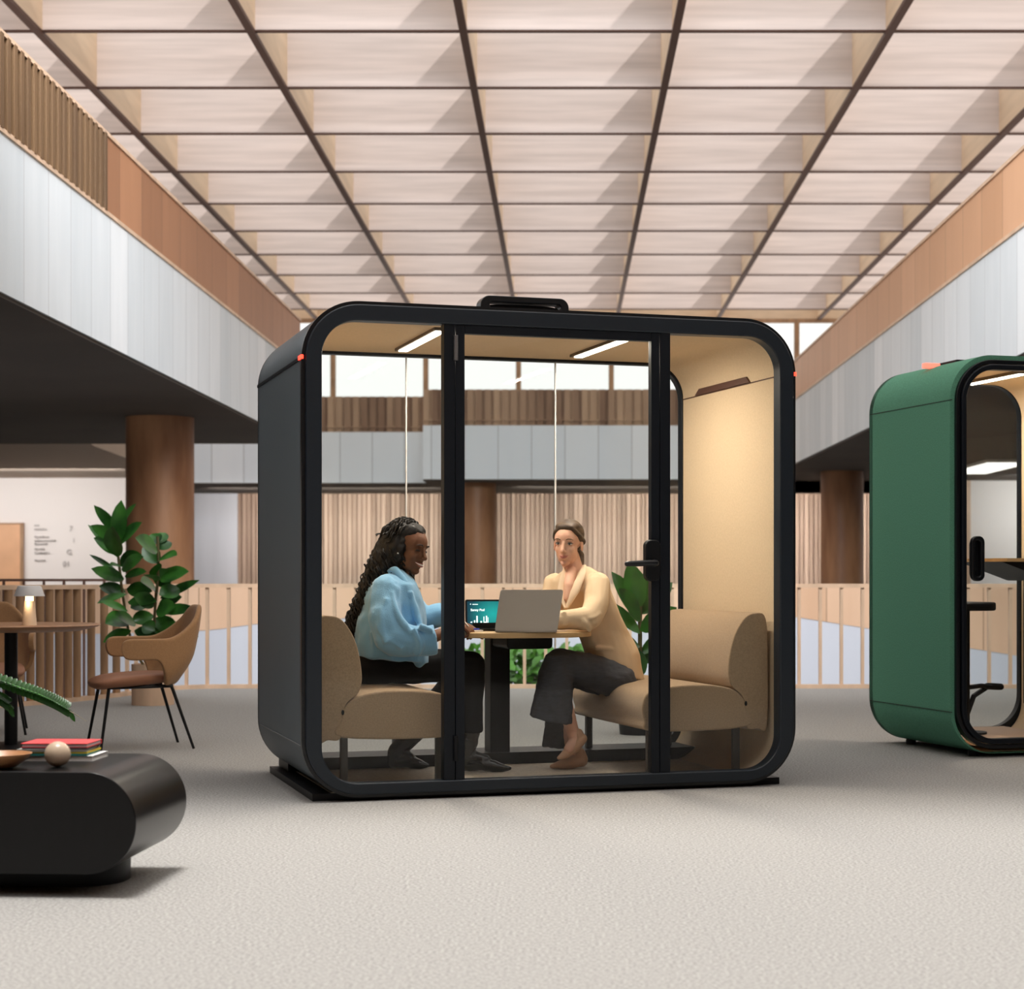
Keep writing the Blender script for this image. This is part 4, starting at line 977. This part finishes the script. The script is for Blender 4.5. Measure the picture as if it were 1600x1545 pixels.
# ------------------------------------------------------------------ green booth
GO = V(((1487 - CX)/F*10.3, 10.3, 0)); GT = math.radians(16.8)
GU = V((math.cos(GT), math.sin(GT), 0)); GV = V((-math.sin(GT), math.cos(GT), 0))
def gp(u, v, z=0): return GO + GU*u + GV*v + V((0, 0, z))
gb = thing('phone_booth', 'green felt-covered single phone booth with a glass door at the right edge', 'booth', GO, GT)
GW, GD = 1.07, 1.02
shell_parts(gb, GW, GD, 2.25, .26, M_green, M_tan_felt, t=.028, lin=.03)
bm = BM(); ring_prism(bm, rr(.028, GW - .028, .048, 2.222, .232, 14), rr(.05, GW - .05, .07, 2.2, .21, 14), -.004, .05); obj('front_gasket', bm, M_blk_satin, gb, smooth=35, bevel=.003)
bm = BM(); ring_prism(bm, rr(.055, GW - .055, .075, 2.195, .205, 14), rr(.085, GW - .085, .105, 2.165, .175, 14), -.02, .04); dg = obj('door', bm, M_frame, gb, smooth=35, bevel=.006)
bm = BM(); box(bm, (.08, .0, .1), (GW - .08, .01, 2.17)); obj('door_glass', bm, M_glass, dg, smooth=0)
bm = BM(); ring_prism(bm, rr(.0, GW, .02, 2.25, .26, 14), rr(.06, GW - .06, .08, 2.19, .2, 14), GD - .04, GD + .005); obj('rear_frame', bm, M_frame, gb, smooth=35)
bm = BM(); box(bm, (.06, GD - .03, .08), (GW - .06, GD - .02, 2.19)); obj('rear_glass', bm, M_glass, gb, smooth=0)
bm = BM(); box(bm, (.19, .06, .06), (GW - .19, GD - .06, .085)); obj('floor_panel', bm, mat('booth_floor', (.55, .38, .26), .5), gb, smooth=0)
for x, y in ((.2, .12), (.2, GD - .15), (GW - .2, .12), (GW - .2, GD - .15)):
    bm = BM(); lathe(bm, [(.03, 0), (.03, .03)], (x, y, 0), 16); obj('foot', bm, M_black, gb)
for z in (1.99, .255):
    bm = BM(); box(bm, (-.0015, .0, z), (.004, GD, z + .004)); obj('seam', bm, mat('dark_green_seam', (.008, .02, .014)), gb, smooth=0)
bm = BM(); ring_prism(bm, rr(.085, .165, .985, 1.235, .035), rr(.105, .140, 1.01, 1.21, .015), -.075, -.045); prism(bm, rr(.095, .165, 1.0, 1.22, .03), -.045, -.02); obj('handle', bm, M_blk_satin, dg, bevel=.006)
bm = BM(); box(bm, (.22, .35, 2.243), (.42, .62, 2.262)); obj('roof_panel', bm, M_black, gb, smooth=0, bevel=.006)
bm = BM(); box(bm, (.10, .50, 2.225), (.20, .54, 2.255)); o = obj('indicator_light', bm, mat('soft_red', (.9, .2, .15), emit=(1, .15, .1), estr=2), gb, smooth=0, bevel=.005); o['label'] = 'red roof indicator'
lamp('booth_lamp_light', .56, .2, .8, 2.185, gb, gp)
# table and stool in the green booth
gt = thing('booth_shelf_table', 'oak topped table with black underside inside the green booth', 'table', gp(.735, .62, .085), GT)
bm = BM(); zprism(bm, [(-.19 - .05*(1 - abs(i/6 - 1)**2), -.28 + .56*i/12) for i in range(13)] + [(.262, .28), (.262, -.28)], 1.012, 1.032); obj('tabletop', bm, mat('oak_edge', (.62, .41, .20)), gt)
bm = BM(); prism(bm, [(-.21, 1.012), (.262, 1.012), (.262, .90), (.12, .90)], -.25, .25); obj('underside', bm, M_black, gt, smooth=0)
bm = BM(); box(bm, (.20, -.2, .15), (.262, .2, .9)); obj('support_panel', bm, M_black, gt, smooth=0)
gs = thing('bar_stool', 'black bar stool with footrest inside the green booth', 'stool', gp(.445, .55, .085), GT)
bm = BM(); zprism(bm, rr(-.17, .085, -.16, .16, .07), .725, .775); obj('seat', bm, M_black, gs, bevel=.012)
bm = BM(); tube(bm, [(-.05, 0, .02), (-.05, 0, .73)], .022); obj('post', bm, M_black, gs)
bm = BM(); lathe(bm, [(.12, 0), (.12, .012), (.03, .02)], (-.05, 0, 0), 32); obj('base', bm, M_black, gs)
bm = BM(); tube(bm, [(-.05, 0, .10), (.0, .0, .22), (.10, .02, .27), (.17, .02, .275)], .016); tube(bm, [(-.05, -.0, .27), (.05, 0, .28), (.12, 0, .27)], .014); chain(bm, [((.10, .02, .275), .02), ((.19, .02, .27), .02)]); obj('footrest', bm, M_black, gs)

# ------------------------------------------------------------------ light
W_ = bpy.data.worlds.new('World'); SC.world = W_; W_.use_nodes = True
bg = W_.node_tree.nodes['Background']; bg.inputs[0].default_value = (1.0, .975, .95, 1); bg.inputs[1].default_value = 1.22
sd = bpy.data.lights.new('sun', 'SUN'); sd.energy = 1.1; sd.angle = .02; sd.color = (1, .92, .85)
so = bpy.data.objects.new('sun', sd); COL.objects.link(so); so.rotation_euler = V((-.9, 3.0, -1)).to_track_quat('-Z', 'Y').to_euler()
def area(name, loc_, size, sy, energy, direction, color=(1, .97, .93), spread=PI):
    l_ = bpy.data.lights.new(name, 'AREA'); l_.shape = 'RECTANGLE'; l_.size = size; l_.size_y = sy; l_.energy = energy; l_.color = color; l_.spread = spread
    o_ = bpy.data.objects.new(name, l_); COL.objects.link(o_); o_.location = loc_; o_.rotation_euler = V(direction).to_track_quat('-Z', 'Y').to_euler(); return o_
area('skylight_fill', (0, 9, 7.3), 7.4, 12, 85, (0, 0.0001, -1))  # added area lamp below the coffers, standing in for skylight daylight
for sx in (-1, 1): area('side_fill', (sx*1.2, 12, 7.0), 14, 1.6, 100, (sx, .25, -.55), color=(.93, .97, 1), spread=math.radians(100))  # added lamps out of view, aimed sideways to brighten the balcony fascias
area('floor_fill', (0.3, 3.9, 7.2), 9.6, 8.4, 345, (0, 0.0001, -1), spread=math.radians(20))  # added lamp with narrow spread makes the bright pool on the near floor
area('far_fill', (0, 11, 6.9), 8, 1.6, 450, (0, 1, -.42), color=(.96, .98, 1), spread=math.radians(80))  # added lamp out of view, brightens the far and void fascias
area('far_wall_fill', (6.6, 42.6, 2.98), 15.4, .25, 420, (0, 1, -.35), color=(1, .9, .82), spread=math.radians(130))  # added lamp without a fixture, brightens the slat wall under the balcony
area('far_wall_fill', (-5.6, 43.2, 2.98), 5.4, .25, 140, (0, 1, -.35), color=(1, .9, .82), spread=math.radians(130))  # added as well, for the left stretch of the far wall
area('right_room_fill', (11.8, 37.5, 2.95), 5.5, .2, 75, (0, 1, -.35), color=(1, .97, .95), spread=math.radians(130))  # added lamp without a fixture, brightens the right room's white wall
area('left_room_fill', (-11.5, 35.5, 2.95), 6, .2, 88, (0, 1, -.35), color=(1, .95, .92), spread=math.radians(130))  # added lamp without a fixture, brightens the left room's white wall

# ------------------------------------------------------------------ camera
cd = bpy.data.cameras.new('camera'); cam = bpy.data.objects.new('camera', cd); COL.objects.link(cam)
cam.location = (0, 0, CAMZ); cam.rotation_euler = (PI/2, 0, 0)
cd.sensor_fit = 'HORIZONTAL'; cd.sensor_width = 36; cd.lens = F/1600*36
cd.shift_x = -(CX - 800)/1600; cd.shift_y = (CY - 772.5)/1600
cd.clip_end = 200; cd.dof.use_dof = True; cd.dof.focus_distance = 8.9; cd.dof.aperture_fstop = 4.0
SC.camera = cam
SC.view_settings.view_transform = 'Standard'; SC.view_settings.look = 'None'; SC.view_settings.gamma = 1; SC.view_settings.exposure = 0.0
SC.view_settings.use_curve_mapping = False
SC.cycles.max_bounces = 10; SC.cycles.transparent_max_bounces = 16; SC.cycles.diffuse_bounces = 5
SC.cycles.use_denoising = True
SC.cycles.caustics_reflective = False; SC.cycles.caustics_refractive = False
